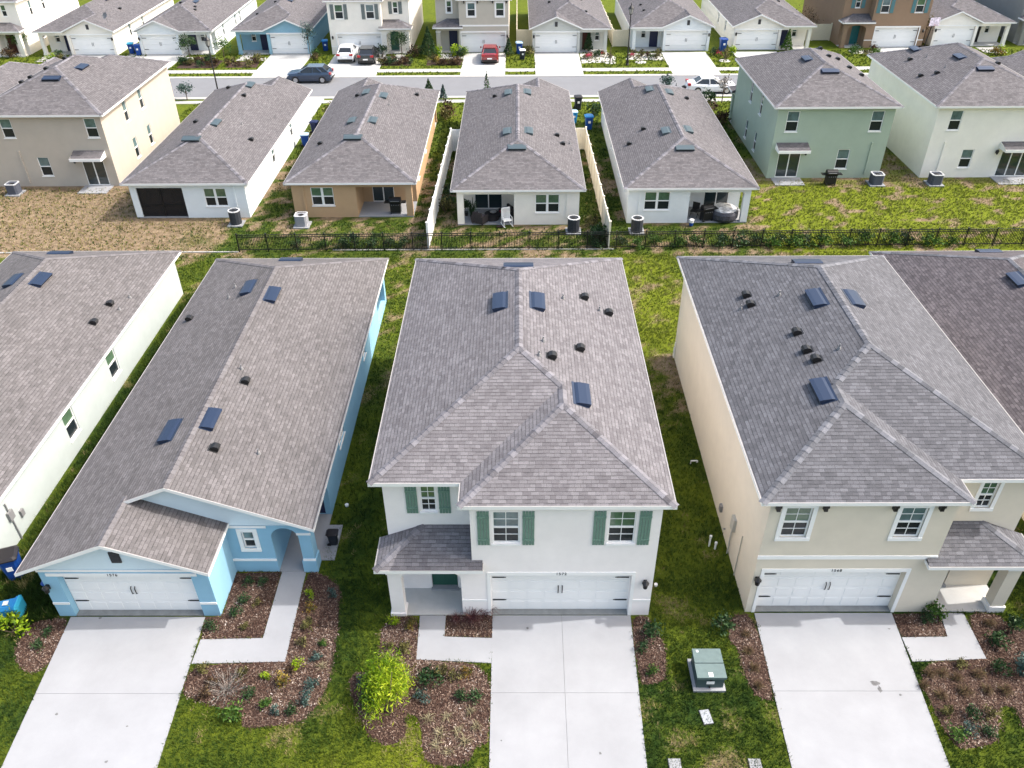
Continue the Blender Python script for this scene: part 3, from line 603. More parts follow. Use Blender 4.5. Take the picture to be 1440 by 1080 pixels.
# sky-blue single-storey house
H = House('single_storey_house', 'sky blue single-storey house with two front gables and an arched entry', (-12.08, 20, 0), off=(-12.08, 20, 0)); HL = H
xL, xR, yF, yG, yB, xP, ze = -17.10, -7.37, 18.50, 20.54, 41.54, -10.53, ZE1
gx, mx = (xL+xP)/2, (xL+xR)/2; hg, hm = ze+S*(gx-xL), ze+S*(mx-xL); yW = 20.88; hw = (xR-xL)/2; RB = (mx, yB-hw, hm)
nl = roofface(H.roof, [(xL, yF, ze), (gx, yF, hg), (gx, yG, hg), (mx, yG, hm), RB, (xL, yB, ze)]); ng = roofface(H.roof, [(gx, yF, hg), (xP, yF, ze), (xP, yW-.01, ze), (gx, yW-.01, hg)])
nr = roofface(H.roof, [(xR, yG, ze), (xR, yB, ze), RB, (mx, yG, hm)]); nb = roofface(H.roof, [(xR, yB, ze), (xL, yB, ze), RB])
fascia(H.fas, [(gx+.02, yG, hg+.01), (mx, yG, hm), (xR, yG, ze), (xR, yB, ze), (xL, yB, ze), (xL, yF, ze), (gx, yF, hg), (xP, yF, ze), (xP, yW-.02, ze)], False)
gc = MB(); ridgecap(gc, (gx, yF, hg), (gx, yG+.3, hg), nl, ng)
for p, q, a, c in (((mx, yG, hm), RB, nl, nr), (RB, (xR, yB, ze), nr, nb), (RB, (xL, yB, ze), nl, nb)): ridgecap(H.cap, p, q, a, c)
zs = ze-HO+.01; H.soff.face([(x, y, zs) for x, y in ((xL, 18.83), (xL, yB), (xR, yB), (xR, 20.87), (xP, 20.87), (xP, 18.83))])
wL, wR, gR, yf, yb = -16.58, -7.66, -10.74, 18.82, 41.2; zt = ze-HO+.03
fr = H.panel((wL, yf), (gR, yf), 0, zt, [(0.59, 5.24, 0, 2.13, 0.25)]); H.garage(fr, 0.6, 5.23, 2.11)
H.band(fr, 0.24, 5.46, 2.15, 2.29, 0.025); H.band(fr, -.03, gR-wL+.03, 2.38, 2.48, 0.03)
H.band(fr, 0.0, 0.58, 0.66, 0.76, 0.03); H.band(fr, 5.25, gR-wL+.0, 0.66, 0.76, 0.03); H.lamp(fr, 0.13, 1.6); H.number('1576', fr, 2.55, 2.22, 0.03)
b = MB(); G = gx-xL-.25; b.face([(gx-G, yf-.004, zt), (gx+G, yf-.004, zt), (gx, yf-.004, zt+S*G)]); G = mx-xL-.25; b.face([(mx-G, yW-.004, zt), (mx+G, yW-.004, zt), (mx, yW-.004, zt+S*G)]); H.put(b, 'gable', st_paleblue)
b = MB(); b.fbox(fr, gx-wL-.02, gx-wL+.32, 0.004, 0.05, 2.86, 3.36)
for i in range(7): b.fbox(fr, gx-wL+.0, gx-wL+.3, 0.05, 0.066, 2.89+i*.065, 2.93+i*.065)
H.put(b, 'gable_louvre', LOUV)
H.panel((gR, yf), (gR, yW), 0, zt)
a0_, a1_ = -9.1-gR, -8.1-gR
fr = H.panel((gR, yW), (wR, yW), 0, zt, [(0.57, 1.02, 1.3, 2.16, 0.09), (a0_, a1_, 0, 2.42, 0.0)]); H.window(fr, 0.57, 1.02, 1.3, 2.16, trim=0.15)
archfill(H.wall, fr, a0_, a1_, 1.85, 2.34, 2.42, 0.3)
for e in (a0_, a1_): q = [fr(e, 0, 0), fr(e, 0, 1.9), fr(e, -.3, 1.9), fr(e, -.3, 0)]; H.wall.face(q if e == a0_ else q[::-1])
H.band(fr, 0.0, a0_, 0.62, 0.72, 0.03); H.band(fr, a1_, wR-gR+.03, 0.62, 0.72, 0.03); H.band(fr, -.0, a0_-.1, 2.37, 2.48, 0.03); H.band(fr, a1_-.05, wR-gR+.03, 2.0, 2.1, 0.03)
# entry passage behind the arch, open on the outer side
H.panel((-9.1, yW+.3), (-9.1, yW+3.0), 0, zt); fd = H.panel((-9.1, yW+3.0), (wR, yW+3.0), 0, zt, [(0.25, 1.2, 0.05, 2.15, 0.1)]); panel_door(H, fd, 0.26, 1.19, 0.06, 2.14, D_NAVY)
b = MB(); b.box(-9.1, wR-.0, yW-.02, yW+3.0, -.04, 0.06); b.box(wR, wR+.55, yW+.55, yW+2.4, -.04, 0.05); H.put(b, 'porch_slab', CONC)
b = MB(); b.box(-8.1, wR-.001, yW+.002, yW+.5, 0.06, zt); b.box(-8.15, wR+.04, yW-.04, yW+.54, 0.0, 0.62); b.box(wR-.25, wR-.002, yW+.5, yW+2.99, 2.15, zt); H.put(b, 'column', st_blue)
sw = [(26.6-23.88, 27.75-23.88, 1.25, 2.4, .09), (33.3-23.88, 34.0-23.88, 1.25, 2.4, .09), (38.2-23.88, 40.8-23.88, 0.3, 2.25, .25)]
fr = H.panel((wR, yW+3.0), (wR, yb), 0, zt, sw)
for k, o_ in enumerate(sw[:2]): H.window(fr, o_[0], o_[1], o_[2], o_[3], twin=(k == 0))
b = MB(); b.fbox(fr, sw[2][0], sw[2][1], -.26, -.25, .3, 2.25); H.put(b, 'lanai_screen', mat('lanai_shade_blue', (0.06, 0.12, 0.17), .5))  # dark blue sheet painted as the shaded lanai inside the opening
H.panel((wR, yb), (wL, yb), 0, zt); H.panel((wL, yb), (wL, yf), 0, zt)
lv = [vt(k, x*K1, y*K1, xL, xR, ze) for k, x, y in (('v', -11.65, 33.69), ('v', -11.7, 24.2), ('v', -13.13, 34.85), ('v', -13.17, 23.85), ('h', -11.16, 26.96), ('h', -11.16, 22.77), ('p', -11.48, 27.68), ('p', -9.75, 23.17), ('h', -16.0, 33.93), ('p', -14.1, 35.66), ('p', -14.12, 34.62))] + [('v', -12.5, 40.2, ze+S*(yB-40.2), 'B')]
Rf = H.finish(SHI_L, CAP_L, st_blue); H.put(gc, 'ridge_cap', CAP_L, Rf); H.vents(Rf, lv)

# pale house at the left edge and dark-roofed house at the right edge of the near row
def plain_single(label, xL, xR, yF, yB, wallm, shi, capm, wins, vents):
    c = ((xL+xR)/2, yF+2, 0); H = House('single_storey_house', label, c, off=c); ze = ZE1; hip(H, xL, xR, yF, yB, ze); zt = ze-HO+.03; a, b, y0, y1 = xL+.36, xR-.36, yF+.4, yB-.36
    H.panel((a, y0), (b, y0), 0, zt); fr = H.panel((b, y0), (b, y1), 0, zt, [(p-y0, q-y0, z0, z1, .09) for p, q, z0, z1 in wins])
    for p, q, z0, z1 in wins: H.window(fr, p-y0, q-y0, z0, z1, up=GLGR)
    H.panel((b, y1), (a, y1), 0, zt); H.panel((a, y1), (a, y0), 0, zt); Rf = H.finish(shi, capm, wallm)
    H.vents(Rf, vents); H.fr_right = fr; H.y0 = y0; return H
H2 = plain_single('pale aqua single-storey house with two flank windows, at the left edge of the near row', -29.2, -19.5, 15.0, 42.55, st_aqua, SHI_L, CAP_L, [(27.7, 28.6, .75, 2.2), (32.36, 33.27, .75, 2.2)],
    [vt(k, x*K1, y*K1, -29.2, -19.5, ZE1) for k, x, y in (('v', -23.47, 35.36), ('v', -25.02, 35.6), ('h', -20.4, 35.19), ('h', -20.45, 33.41), ('p', -19.85, 36.23), ('p', -19.9, 35.01))] + [('v', -25.4, 40.7, ZE1+S*1.85, 'B')])
fr = H2.fr_right; b = MB(); k = 22.6-H2.y0; b.tube([fr(k, 0.05, 0), fr(k, 0.05, 1.9)], 0.03, 6); b.fbox(fr, k-.15, k+.15, 0, 0.12, 1.1, 1.5); b.fbox(fr, k+.5, k+.7, 0, 0.1, 0.7, 1.0); H2.put(b, 'electric_meter', PIPE)
plain_single('single-storey house with a dark plum-grey roof, at the right edge of the near row', 20.06, 29.8, 15.0, 42.15, st_greige, SHI_P, CAP_R, [], [vt('v', 24.45, 35.4, 20.06, 29.8, ZE1), ('v', 26.3, 41.3, ZE1+S*.85, 'B')])

# ================================================================== BACK ROW (backs face the camera)
def bh(label, xL, xR, yR, mir, wallm, D, lanai_w, rear, sr=(), sl=(), vents=(), **kw):
    """rear eave at yR; lanai on the world-left when not mirrored"""
    xL, xR, yR = xL*K1, xR*K1, yR*K1; vents = [(k, x*K1, y*K1) for k, x, y in vents]
    W = xR-xL; loc = (xR, yR+D, 0) if not mir else (xL, yR+D, 0)
    tx = (lambda x: xR-x) if not mir else (lambda x: x-xL)
    ty = lambda y: yR+D-y
    ls = []
    for k, x, y in vents:
        if k == 'r': ls.append(('v', tx(x), ty(y), ZE1+S*(y-yR), 'B'))
        else: z = rz(x, xL, xR, ZE1); lx = tx(x); ls.append((k, lx, ty(y), z, 'L' if lx < W/2 else 'R'))
    o = .38; lw = sorted((tx(lanai_w[0]), tx(lanai_w[1])))
    conv = lambda ws: [(*sorted((ty(a), ty(b))), z0, z1) for a, b, z0, z1 in ws]
    rw = [(*sorted((tx(a), tx(b))), z0, z1) for a, b, z0, z1 in rear]
    wl, wr = conv(sl), conv(sr)      # world-left, world-right windows
    return single(label, loc, math.pi, mir, wallm, SHI_B, CAP_M, W=W, D=D, lanai=True, lanai_x=(lw[0], W-o), rear_wins=rw, side_r=wl if not mir else wr, side_l=wr if not mir else wl, front=True, vents=ls, **kw)
bh('white single-storey house with a black screened lanai, backing onto the brown lawn', -26.64, -18.06, 51.85, False, st_ice, 21.5, (-26.6, -23.0), [(-21.57, -20.03, .85, 2.15)], sr=[(60.3, 61.1, .95, 2.25), (66.3, 67.1, .95, 2.25)],
   vents=[('r', -22.7, 55.76), ('v', -22.0, 59.16), ('v', -22.0, 68.61), ('h', -24.31, 61.42), ('h', -24.36, 70.24), ('h', -21.81, 65.95), ('h', -19.48, 58.56), ('p', -20.6, 60.6)], screen=True, vm=VENTG, slid=(.45, .9))
bh('light brown single-storey house with an open lanai, between the white-walled house and the vinyl fence', -15.67, -6.79, 51.85, True, st_brown, 21.0, (-11.1, -7.2), [(-14.2, -12.66, .88, 2.18)], sr=[(57, 57.8, 1.0, 2.25), (62.5, 63.3, 1.0, 2.25)],
   vents=[('r', -11.46, 55.82), ('v', -12.25, 60.16), ('v', -12.24, 67.18), ('v', -10.6, 59.69), ('v', -10.6, 65.67), ('h', -12.99, 67.3), ('h', -8.39, 68.94), ('h', -14.2, 57.6), ('p', -10, 64.2), ('p', -7.9, 68.7)], vm=VENTG, slid=(.42, .82))
bh('cream single-storey house with lanai furniture, inside the white vinyl fence', -4.42, 4.45, 50.52, False, st_cream, 22.0, (-4.04, -.26), [(1.17, 2.79, .88, 2.18)], sl=[(56, 56.8, 1.0, 2.25)],
   vents=[('r', -.05, 54.13), ('v', -.75, 57.29), ('v', -.75, 66.51), ('v', .8, 57.39), ('v', .8, 66.67), ('h', -1.83, 67.04), ('h', 2.86, 58.94), ('h', 3.22, 57.57), ('p', 3.9, 57.0), ('p', 3.8, 58.3)], vm=VENTG, slid=(.28, .78))
bh('pale grey single-storey house with a cluttered lanai, right of the fenced yard', 6.96, 15.79, 50.7, True, st_palegrey, 21.6, (11.55, 15.6), [(8.52, 10.23, .95, 2.25)], sl=[(57.5, 58.2, .95, 2.25), (63, 63.7, .95, 2.25)],
   vents=[('r', 11.32, 54.09), ('v', 10.62, 67.2), ('v', 10.5, 57.4), ('v', 12.1, 66.39), ('v', 12.1, 57.47), ('h', 9.23, 59.38), ('h', 8.04, 57.68), ('h', 14.02, 70.4), ('h', 13.6, 66.76), ('p', 7.4, 57.4), ('p', 13.3, 70)], vm=VENTG, slid=(.2, .62))

def b2(label, xL, xR, yR, mir, wallm, D, rear, slid, sr=(), sl=(), vents=(), **kw):
    xL, xR, yR = xL*K2, xR*K2, yR*K2; vents = [(k, x*K2, y*K2) for k, x, y in vents]; dz = lambda t: (t[0]*1.007, t[1]*1.007, max(.06, t[2]-.13) if t[2] > .1 else t[2], t[3]-.13)
    rear = [dz(t) for t in rear]; slid = dz(slid); sl = [(a, b, c-.1, d-.13) for a, b, c, d in sl]; sr = [(a, b, c-.1, d-.13) for a, b, c, d in sr]
    W = xR-xL; loc = (xR, yR+D, 0) if not mir else (xL, yR+D, 0); tx = (lambda x: xR-x) if not mir else (lambda x: x-xL); ty = lambda y: yR+D-y
    ls = []
    for k, x, y in vents:
        if k == 'r': ls.append(('v', tx(x), ty(y), ZE2+S*(y-yR), 'B'))
        else: lx = tx(x); ls.append((k, lx, ty(y), rz(x, xL, xR, ZE2), 'L' if lx < W/2 else 'R'))
    conv = lambda ws: [(*sorted((ty(a), ty(b))), z0, z1) for a, b, z0, z1 in ws]
    rw = [(*sorted((tx(a), tx(b))), z0, z1) for a, b, z0, z1 in rear]; sx = (*sorted((tx(slid[0]), tx(slid[1]))), slid[2], slid[3])
    wl, wr = conv(sl), conv(sr)
    return two_storey(label, loc, math.pi, mir, wallm, SHI_B, CAP_M, W=W, D=D, ze=ZE2, rear=rw, rear_slider=sx, side_r=wl if not mir else wr, side_l=wr if not mir else wl, vents=ls, coarse=True, **{**kw, 'line': tx(kw['line']) if kw.get('line') else None})
b2('tan two-storey house with a bright flank, backing onto the brown lawn', -39.3, -29.48, 57.81, True, st_tan, 14.3, [(-37.25, -36.4, 3.85, 5.25), (-31.15, -30.3, 3.85, 5.25), (-35.45, -34.6, .95, 2.4)], (-32.2, -30.6, .06, 2.15), sr=[(62.5, 63.2, 3.65, 5.2), (65.6, 66.3, 3.65, 5.2), (62.6, 63.3, .75, 2.35), (65.6, 66.3, .75, 2.35)],
   vents=[('r', -34.2, 61.43), ('v', -33.2, 64.36), ('h', -35.7, 67), ('h', -36.6, 65.5), ('h', -37.3, 64.2), ('h', -37.7, 63.5)], line=-36.85)
b2('sage green two-storey house behind the yellowish lawn', 18.4, 27.55, 58.75, True, st_green, 14.4, [(19.5, 20.4, 3.7, 5.2), (25.6, 26.5, 3.7, 5.2), (23.75, 24.65, .85, 2.35)], (19.4, 21.05, .06, 2.15), sl=[(66.9, 67.6, 3.5, 5.1), (63.7, 64.4, 3.5, 5.1), (66.8, 67.5, .6, 2.1), (63.8, 64.5, .6, 2.1)],
   vents=[('r', 23.05, 62.31), ('v', 22.2, 65.4), ('h', 24.6, 69.8), ('h', 24.5, 67.3), ('h', 25.6, 68.2), ('h', 25.9, 66.2), ('h', 26.5, 65.0)], line=26.3)
b2('ivory two-storey house at the right end of the back row', 29.9, 39.7, 58.74, True, st_ivory, 15.5, [(31.3, 32.15, 3.75, 5.2), (32.95, 33.8, .9, 2.3), (37.2, 38.05, 3.75, 5.2)], (35.9, 38.2, .06, 2.15),
   vents=[('r', 34.48, 62.48), ('v', 32.48, 70.2), ('v', 33.88, 65.48), ('h', 31.57, 68.49), ('h', 31.0, 64.74), ('h', 31.88, 64.13), ('p', 32.5, 67.8), ('p', 32.6, 64.6), ('h', 36.4, 64.5)], line=31.7)
single('white-walled single-storey house left of the tan two-storey one', (-41.4, 81.0, 0), math.pi, False, st_ivory, SHI_B, CAP_M, W=9.0, D=20.0)
# house on the far right of the back row, of which only the flank and roof edge show
single('pale yellow single-storey house at the right edge beyond the ivory one', (51.4, 82.0, 0), math.pi, False, stucco('pale_yellow', (0.62, 0.58, 0.4)), SHI_B, CAP_M, W=9.0, D=20.0)

# ================================================================== FAR SIDE OF THE STREET (fronts face the camera)
YC = 96.6
def cs(label, xL, xR, mir, wallm, y=YC-.3, W=None, **kw):
    xL, xR = xL*K1, xR*K1; W = xR-xL; return single(label, (xL, y, 0) if not mir else (xR, y, 0), 0, mir, wallm, SHI_B, CAP_M, W=W, D=20.5, **kw)
def hv(W, ps): return [(k, x, y, min(rz(x, 0, W, ZE1), ZE1+S*y), 'L' if x < W/2 else 'R') for k, x, y in ps]
cs('white single-storey house with grey gables and a roof dish, across the street', -53.4, -44.4, True, [st_cream], gablem=stucco('gable_grey', (0.33, 0.31, 0.29)), wg=5.9, doorm=D_NAVY, side_l=[(5, 5.6, 1, 2.4), (9, 9.6, 1, 2.4)], vents=hv(9, [('v', 3.9, 9), ('h', 3.2, 12), ('h', 2, 7.5)]))
cs('whitish single-storey house with a dark screened side porch, across the street', -42.4, -33.6, False, [st_palegrey], gablem=st_palegrey, wg=5.3, side_r=[(5, 5.6, 1, 2.4), (10, 10.6, 1, 2.4), (12, 12.6, 1, 2.4)], vents=hv(8.8, [('v', 5.1, 7.5), ('h', 5.6, 5.6), ('h', 5.9, 4.6), ('h', 3.6, 7)]), louvre=False)
cs('pale blue single-storey house across the street, by the parked dark blue car', -31.5, -22.7, True, [stucco('mid_blue', (0.24, 0.42, 0.53))], gablem=stucco('light_blue', (0.52, 0.66, 0.71)), wg=5.4, vents=hv(8.8, [('v', 3.7, 8), ('h', 6.6, 3.6), ('h', 5.0, 8.5), ('h', 5.4, 7.6)]), louvre=False)
two_storey('white two-storey house with grey shutters and arched porch, across the street', (-11.7, YC-.2, 0), 0, True, st_cream, SHI_B, CAP_M, W=9.6, D=16, shut=SH_GREY, doorm=D_GREEN, coarse=True)
two_storey('greige two-storey house with the red car on its driveway, across the street', (-9.5, YC+.1, 0), 0, False, stucco('greige_far', (0.47, 0.44, 0.38)), SHI_B, CAP_R, W=8.9, D=16, xS=2.7, trim=.14, doorm=D_NAVY, arch=False, bandz=2.8, corbel=True, coarse=True, gsh=0.35)
cs('light grey single-storey house with a brown door and white gravel bed', 1.3, 10.3, False, [st_lgrey], gablem=st_palegrey, wg=6.0, doorm=D_BROWN, vents=hv(9, [('h', 6.4, 3), ('h', 2.5, 8.5), ('h', 6.2, 9)]), porch=1.2)
cs('white single-storey house with an open porch on its left, behind the street lamp', 12.4, 21.7, True, [st_palegrey], gablem=st_palegrey, wg=5.9, vents=hv(9.3, [('h', 7.4, 4.5), ('h', 7.4, 7.5), ('h', 6, 10)]), y=YC+.1)
cs('white-fronted single-storey house with a tall grey gable vent, behind the green one', 23.7, 32.9, False, [st_cream], gablem=st_cream, wg=5.9, vents=hv(9.2, [('h', 6.7, 7.5)]), side_l=[(5, 5.6, 1, 2.4), (9, 9.6, 1, 2.4)], y=YC+.3)
two_storey('brown two-storey house with teal shutters, across the street', (36.4, YC+1.3, 0), 0, False, st_brown2, SHI_B, CAP_M, W=10.0, D=16, shut=SH_TEAL, doorm=D_TEAL, coarse=True)
cs('white single-storey house with two porch posts, behind the ivory one', 46.2, 55.3, False, [st_ivory], gablem=st_palegrey, wg=5.6, doorm=mat('door_black', (.015, .015, .018), .4), vents=hv(9.1, [('h', 6.5, 6)]), y=YC+1.5, louvre=False)
two_storey('dark grey two-storey house at the far right, across the street', (57.0, YC+2, 0), 0, False, st_grey, SHI_B, CAP_R, W=10, D=16, coarse=True)
two_storey('cream two-storey house with a brown front door, at the far left', (-55.2, YC-.6, 0), 0, True, st_cream, SHI_B, CAP_M, W=10, D=16, doorm=D_BROWN, arch=False, coarse=True, side_l=[(4, 4.6, 3.6, 5.1), (7, 7.6, 3.6, 5.1), (5, 5.5, .9, 1.9)])

# ================================================================== GROUND
rng = np.random.default_rng(5)
_vt = {}
def vnoise(x, y, sc, seed):
    """smooth value noise on numpy arrays"""
    if seed not in _vt: _vt[seed] = np.random.default_rng(seed).random((256, 256))
    T = _vt[seed]; u, v = np.asarray(x)*sc+500.3, np.asarray(y)*sc+500.7; i, j = np.floor(u).astype(int), np.floor(v).astype(int); fu, fv = u-i, v-j
    fu, fv = fu*fu*(3-2*fu), fv*fv*(3-2*fv); g = lambda a, b: T[a % 256, b % 256]
    return (g(i, j)*(1-fu)+g(i+1, j)*fu)*(1-fv)+(g(i, j+1)*(1-fu)+g(i+1, j+1)*fu)*fv
def fbm(x, y, sc, seed): return .5*vnoise(x, y, sc, seed)+.3*vnoise(x, y, sc*2.1, seed+1)+.2*vnoise(x, y, sc*4.3, seed+2)
def sstep(a, b, x): t = np.clip((x-a)/(b-a), 0, 1); return t*t*(3-2*t)
def lawn(x, y):
    """dryness and yellowness of the turf at x, y"""
    x, y = np.asarray(x, float), np.asarray(y, float); n = fbm(x, y, .45, 11); n2 = fbm(x, y, 1.3, 21)
    dry = .05+.5*sstep(.52, .75, n); yel = .3+.5*(n2-.5)
    back = sstep(46.3, 47.3, y)*(1-sstep(62, 66, y)); mid = sstep(33, 38, y)*(1-sstep(46.6, 47.4, y)); front = 1-sstep(26, 33, y); far = sstep(70, 76, y)
    brown = back*(1-sstep(-25, -17.5, x+4*(n-.5)+0.35*(y-50)*0)); brown = np.maximum(brown, back*(1-sstep(-21, -18, x))*.75*sstep(.35, .55, n))
    dry = np.where(back > .5, np.maximum(.15+1.1*sstep(.47, .72, n2)*.8, brown*(.75+.4*(n2-.3))), dry)
    right = back*sstep(15.5, 17.5, x); dry = np.where(right > .5, -.05+1.0*sstep(.53, .7, n2)+.45*sstep(57.2, 58.6, y), dry); yel = yel+right*.85
    dry = np.where(mid > .5, .08+.62*sstep(.52, .74, n2), dry); gapR = mid*sstep(4, 6, x)*(1-sstep(9, 11, x)); yel = yel+mid*.22+gapR*.45
    gR = sstep(20, 27, y)*(1-sstep(34, 38, y))*sstep(3, 5, x); dry = dry+gR*.45*sstep(.42, .6, n2); yel = yel+gR*.2
    dry = np.where(front > .5, .02+.5*sstep(.55, .75, n2)*.8, dry)
    warm = front*sstep(.45, .65, fbm(x, y, .3, 31)); yel = yel+warm*.42-front*.2; yel = yel+front*.35*sstep(-7.5, -6.5, x)*(1-sstep(-3, -2, x))*(1-sstep(13.2, 14.2, y))
    sl = front*sstep(-6.5, -5.5, x)*(1-sstep(-3, -2, x)); yel = yel+sl*.35
    sr = front*sstep(4.2, 5, x)*(1-sstep(9, 10, x))*(1-sstep(13, 16, y)); dry = dry+sr*.15*sstep(.4, .6, n2); yel = yel+sr*.3
    dry = np.where(far > .5, .0, dry); yel = np.where(far > .5, .62+.3*(n2-.5), yel)
    return np.clip(dry, 0, 1), np.clip(yel, 0, 1)
xs = np.concatenate([[-500, -250, -120, -90], np.arange(-72, 72.1, .6), [90, 120, 250, 500]]); ys = np.concatenate([[-120, -40, 0, 5], np.arange(8, 62, .5), np.arange(62, 140.1, .8), [150, 170, 220, 350, 700]])
GX, GY = np.meshgrid(xs, ys); nx, ny = len(xs), len(ys); idx = np.arange(nx*ny).reshape(ny, nx)
gv = np.stack([GX.ravel(), GY.ravel(), np.zeros(nx*ny)], 1); gf = np.stack([idx[:-1, :-1].ravel(), idx[:-1, 1:].ravel(), idx[1:, 1:].ravel(), idx[1:, :-1].ravel()], 1)
def npmesh(name, v, f, m, attrs=None, parent=None):
    me = bpy.data.meshes.new(name); k = f.shape[1]; me.vertices.add(len(v)); me.vertices.foreach_set('co', np.ascontiguousarray(v, np.float32).ravel()); me.loops.add(f.size); me.polygons.add(len(f))
    me.polygons.foreach_set('loop_start', np.arange(0, f.size, k, dtype=np.int32)); me.loops.foreach_set('vertex_index', np.ascontiguousarray(f, np.int32).ravel())
    me.update(calc_edges=True); me.materials.append(m)
    for n_, a in (attrs or {}).items(): at = me.attributes.new(n_, 'FLOAT', 'POINT'); at.data.foreach_set('value', np.ascontiguousarray(a, np.float32))
    o = bpy.data.objects.new(name, me); COL.objects.link(o)
    if parent: o.parent = parent
    return o
def turfmat():
    m = bpy.data.materials.new('turf'); m.use_nodes = True; n = m.node_tree.nodes; l = m.node_tree.links; b = n['Principled BSDF']; b.inputs['Roughness'].default_value = .95; b.inputs['Specular IOR Level'].default_value = .1
    tc = n.new('ShaderNodeTexCoord')
    def nz(sc, det=6): z = n.new('ShaderNodeTexNoise'); z.inputs['Scale'].default_value = sc; z.inputs['Detail'].default_value = det; z.inputs['Roughness'].default_value = .7; l.new(tc.outputs['Object'], z.inputs['Vector']); return z.outputs['Fac']
    def at(nm): a = n.new('ShaderNodeAttribute'); a.attribute_name = nm; return a.outputs['Fac']
    def ma(op, a, c, d=None):
        k = n.new('ShaderNodeMath'); k.operation = op
        for i, q in enumerate((a, c, d)):
            if q is None: continue
            if isinstance(q, (int, float)): k.inputs[i].default_value = q
            else: l.new(q, k.inputs[i])
        return k.outputs[0]
    def mr(a, i0, i1, o0, o1): k = n.new('ShaderNodeMapRange'); l.new(a, k.inputs[0]); [setattr(k.inputs[i+1], 'default_value', q) for i, q in enumerate((i0, i1, o0, o1))]; return k.outputs[0]
    def mix(f, a, c):
        k = n.new('ShaderNodeMix'); k.data_type = 'RGBA'; l.new(f, k.inputs[0])
        for i, q in ((6, a), (7, c)):
            if isinstance(q, tuple): k.inputs[i].default_value = (*q, 1)
            else: l.new(q, k.inputs[i])
        return k.outputs[2]
    f1 = nz(9); f2 = nz(2.2); f3 = nz(40, 3)
    yel = ma('ADD', at('yel'), mr(f2, .3, .7, -.25, .25)); k = n.new('ShaderNodeClamp'); l.new(yel, k.inputs[0])
    g = mix(k.outputs[0], (.019, .043, .008), (.132, .162, .012))
    d = ma('ADD', at('dry'), mr(f1, .3, .7, -.3, .3)); d2 = mr(d, .3, .65, 0, 1); dirt = mix(mr(f2, .35, .65, 0, 1), (.125, .088, .054), (.27, .205, .135))
    c = mix(d2, g, dirt); sh = mr(f3, .3, .7, .6, 1.35)
    x = n.new('ShaderNodeMix'); x.data_type = 'RGBA'; x.blend_type = 'MULTIPLY'; x.inputs[0].default_value = 1; l.new(c, x.inputs[6]); l.new(sh, x.inputs[7]); l.new(x.outputs[2], b.inputs['Base Color'])
    bp = n.new('ShaderNodeBump'); bp.inputs['Strength'].default_value = .8; bp.inputs['Distance'].default_value = .05; l.new(ma('ADD', f1, f3), bp.inputs['Height']); l.new(bp.outputs[0], b.inputs['Normal']); return m
gd, gy = lawn(gv[:, 0], gv[:, 1]); struct(npmesh('ground', gv, gf, turfmat(), {'dry': gd, 'yel': gy}))

def P2(l, z=0): return [px(x, y, z) for x, y in l]
def slab(name, pts, z, m, kind='structure', depth=.08):
    b = MB(); A = sum(pts[i][0]*pts[(i+1) % len(pts)][1]-pts[(i+1) % len(pts)][0]*pts[i][1] for i in range(len(pts)))
    if A < 0: pts = pts[::-1]
    b.face([(*p, z) for p in pts])
    for i in range(len(pts)): p, q = pts[i-1], pts[i]; b.face([(*p, z-depth), (*q, z-depth), (*q, z), (*p, z)])
    return struct(b.build(name, m), kind)
def driveway(name, fl, fr_, nl_, nr_, rows, cols, z=.03):
    """fl, fr_ far corners at the garage, nl_, nr_ near corners; cast in panels with narrow joints"""
    b = MB(); g = .009; L = lambda a, c, t: (a[0]+(c[0]-a[0])*t, a[1]+(c[1]-a[1])*t)
    ln = math.dist(fl, nl_); wd = math.dist(fl, fr_)
    for i in range(rows):
        for j in range(cols):
            t0, t1 = i/rows+(g/ln if i else 0), (i+1)/rows; u0, u1 = j/cols+(g/wd if j else 0), (j+1)/cols
            q = [L(L(fl, nl_, t), L(fr_, nr_, t), u) for t, u in ((t1, u0), (t1, u1), (t0, u1), (t0, u0))]; b.face([(*p, z) for p in q])
            for a, c in ((0, 1), (1, 2), (2, 3), (3, 0)): b.face([(*q[a], z-.06), (*q[c], z-.06), (*q[c], z), (*q[a], z)])
    b.face([(*p, z-.02) for p in (nl_, nr_, fr_, fl)], 1)
    return struct(b.build(name, [CONC, JOINT]))
def ext(a, b, y): t = (y-a[1])/(b[1]-a[1]); return (a[0]+(b[0]-a[0])*t, y)
DRV = []
for (a, c, d, e), cols in ((((100, 868), (289, 868), (4.4, 1075.5), (221, 1080)), 1), (((692.7, 866), (886.5, 866), (688, 1080), (910, 1080)), 2), (((1060.6, 862.6), (1253.6, 862.6), (1113, 1078.6), (1335, 1078)), 1)):
    fl, fr_, nl_, nr_ = px(*a), px(*c), px(*d), px(*e); yf_ = fl[1]-.005; q = (fl[0], yf_), (fr_[0], yf_), ext(fl, nl_, 9.5), ext(fr_, nr_, 9.5); driveway('driveway', *q, 3, cols); DRV.append([q[0], q[1], q[3], q[2]])
WALKS = [P2([(397, 804.5), (430.6, 804.5), (401, 931), (269.5, 934), (282.5, 900), (370, 898)]), P2([(590.6, 866.5), (627, 866.5), (625, 896), (692, 898), (691, 933), (585.5, 928)]), P2([(1322, 863), (1354.4, 863), (1386.7, 927), (1283, 931), (1268, 897), (1332, 896)])]
for wk in WALKS: slab('garden_path', wk, .035, CONC)
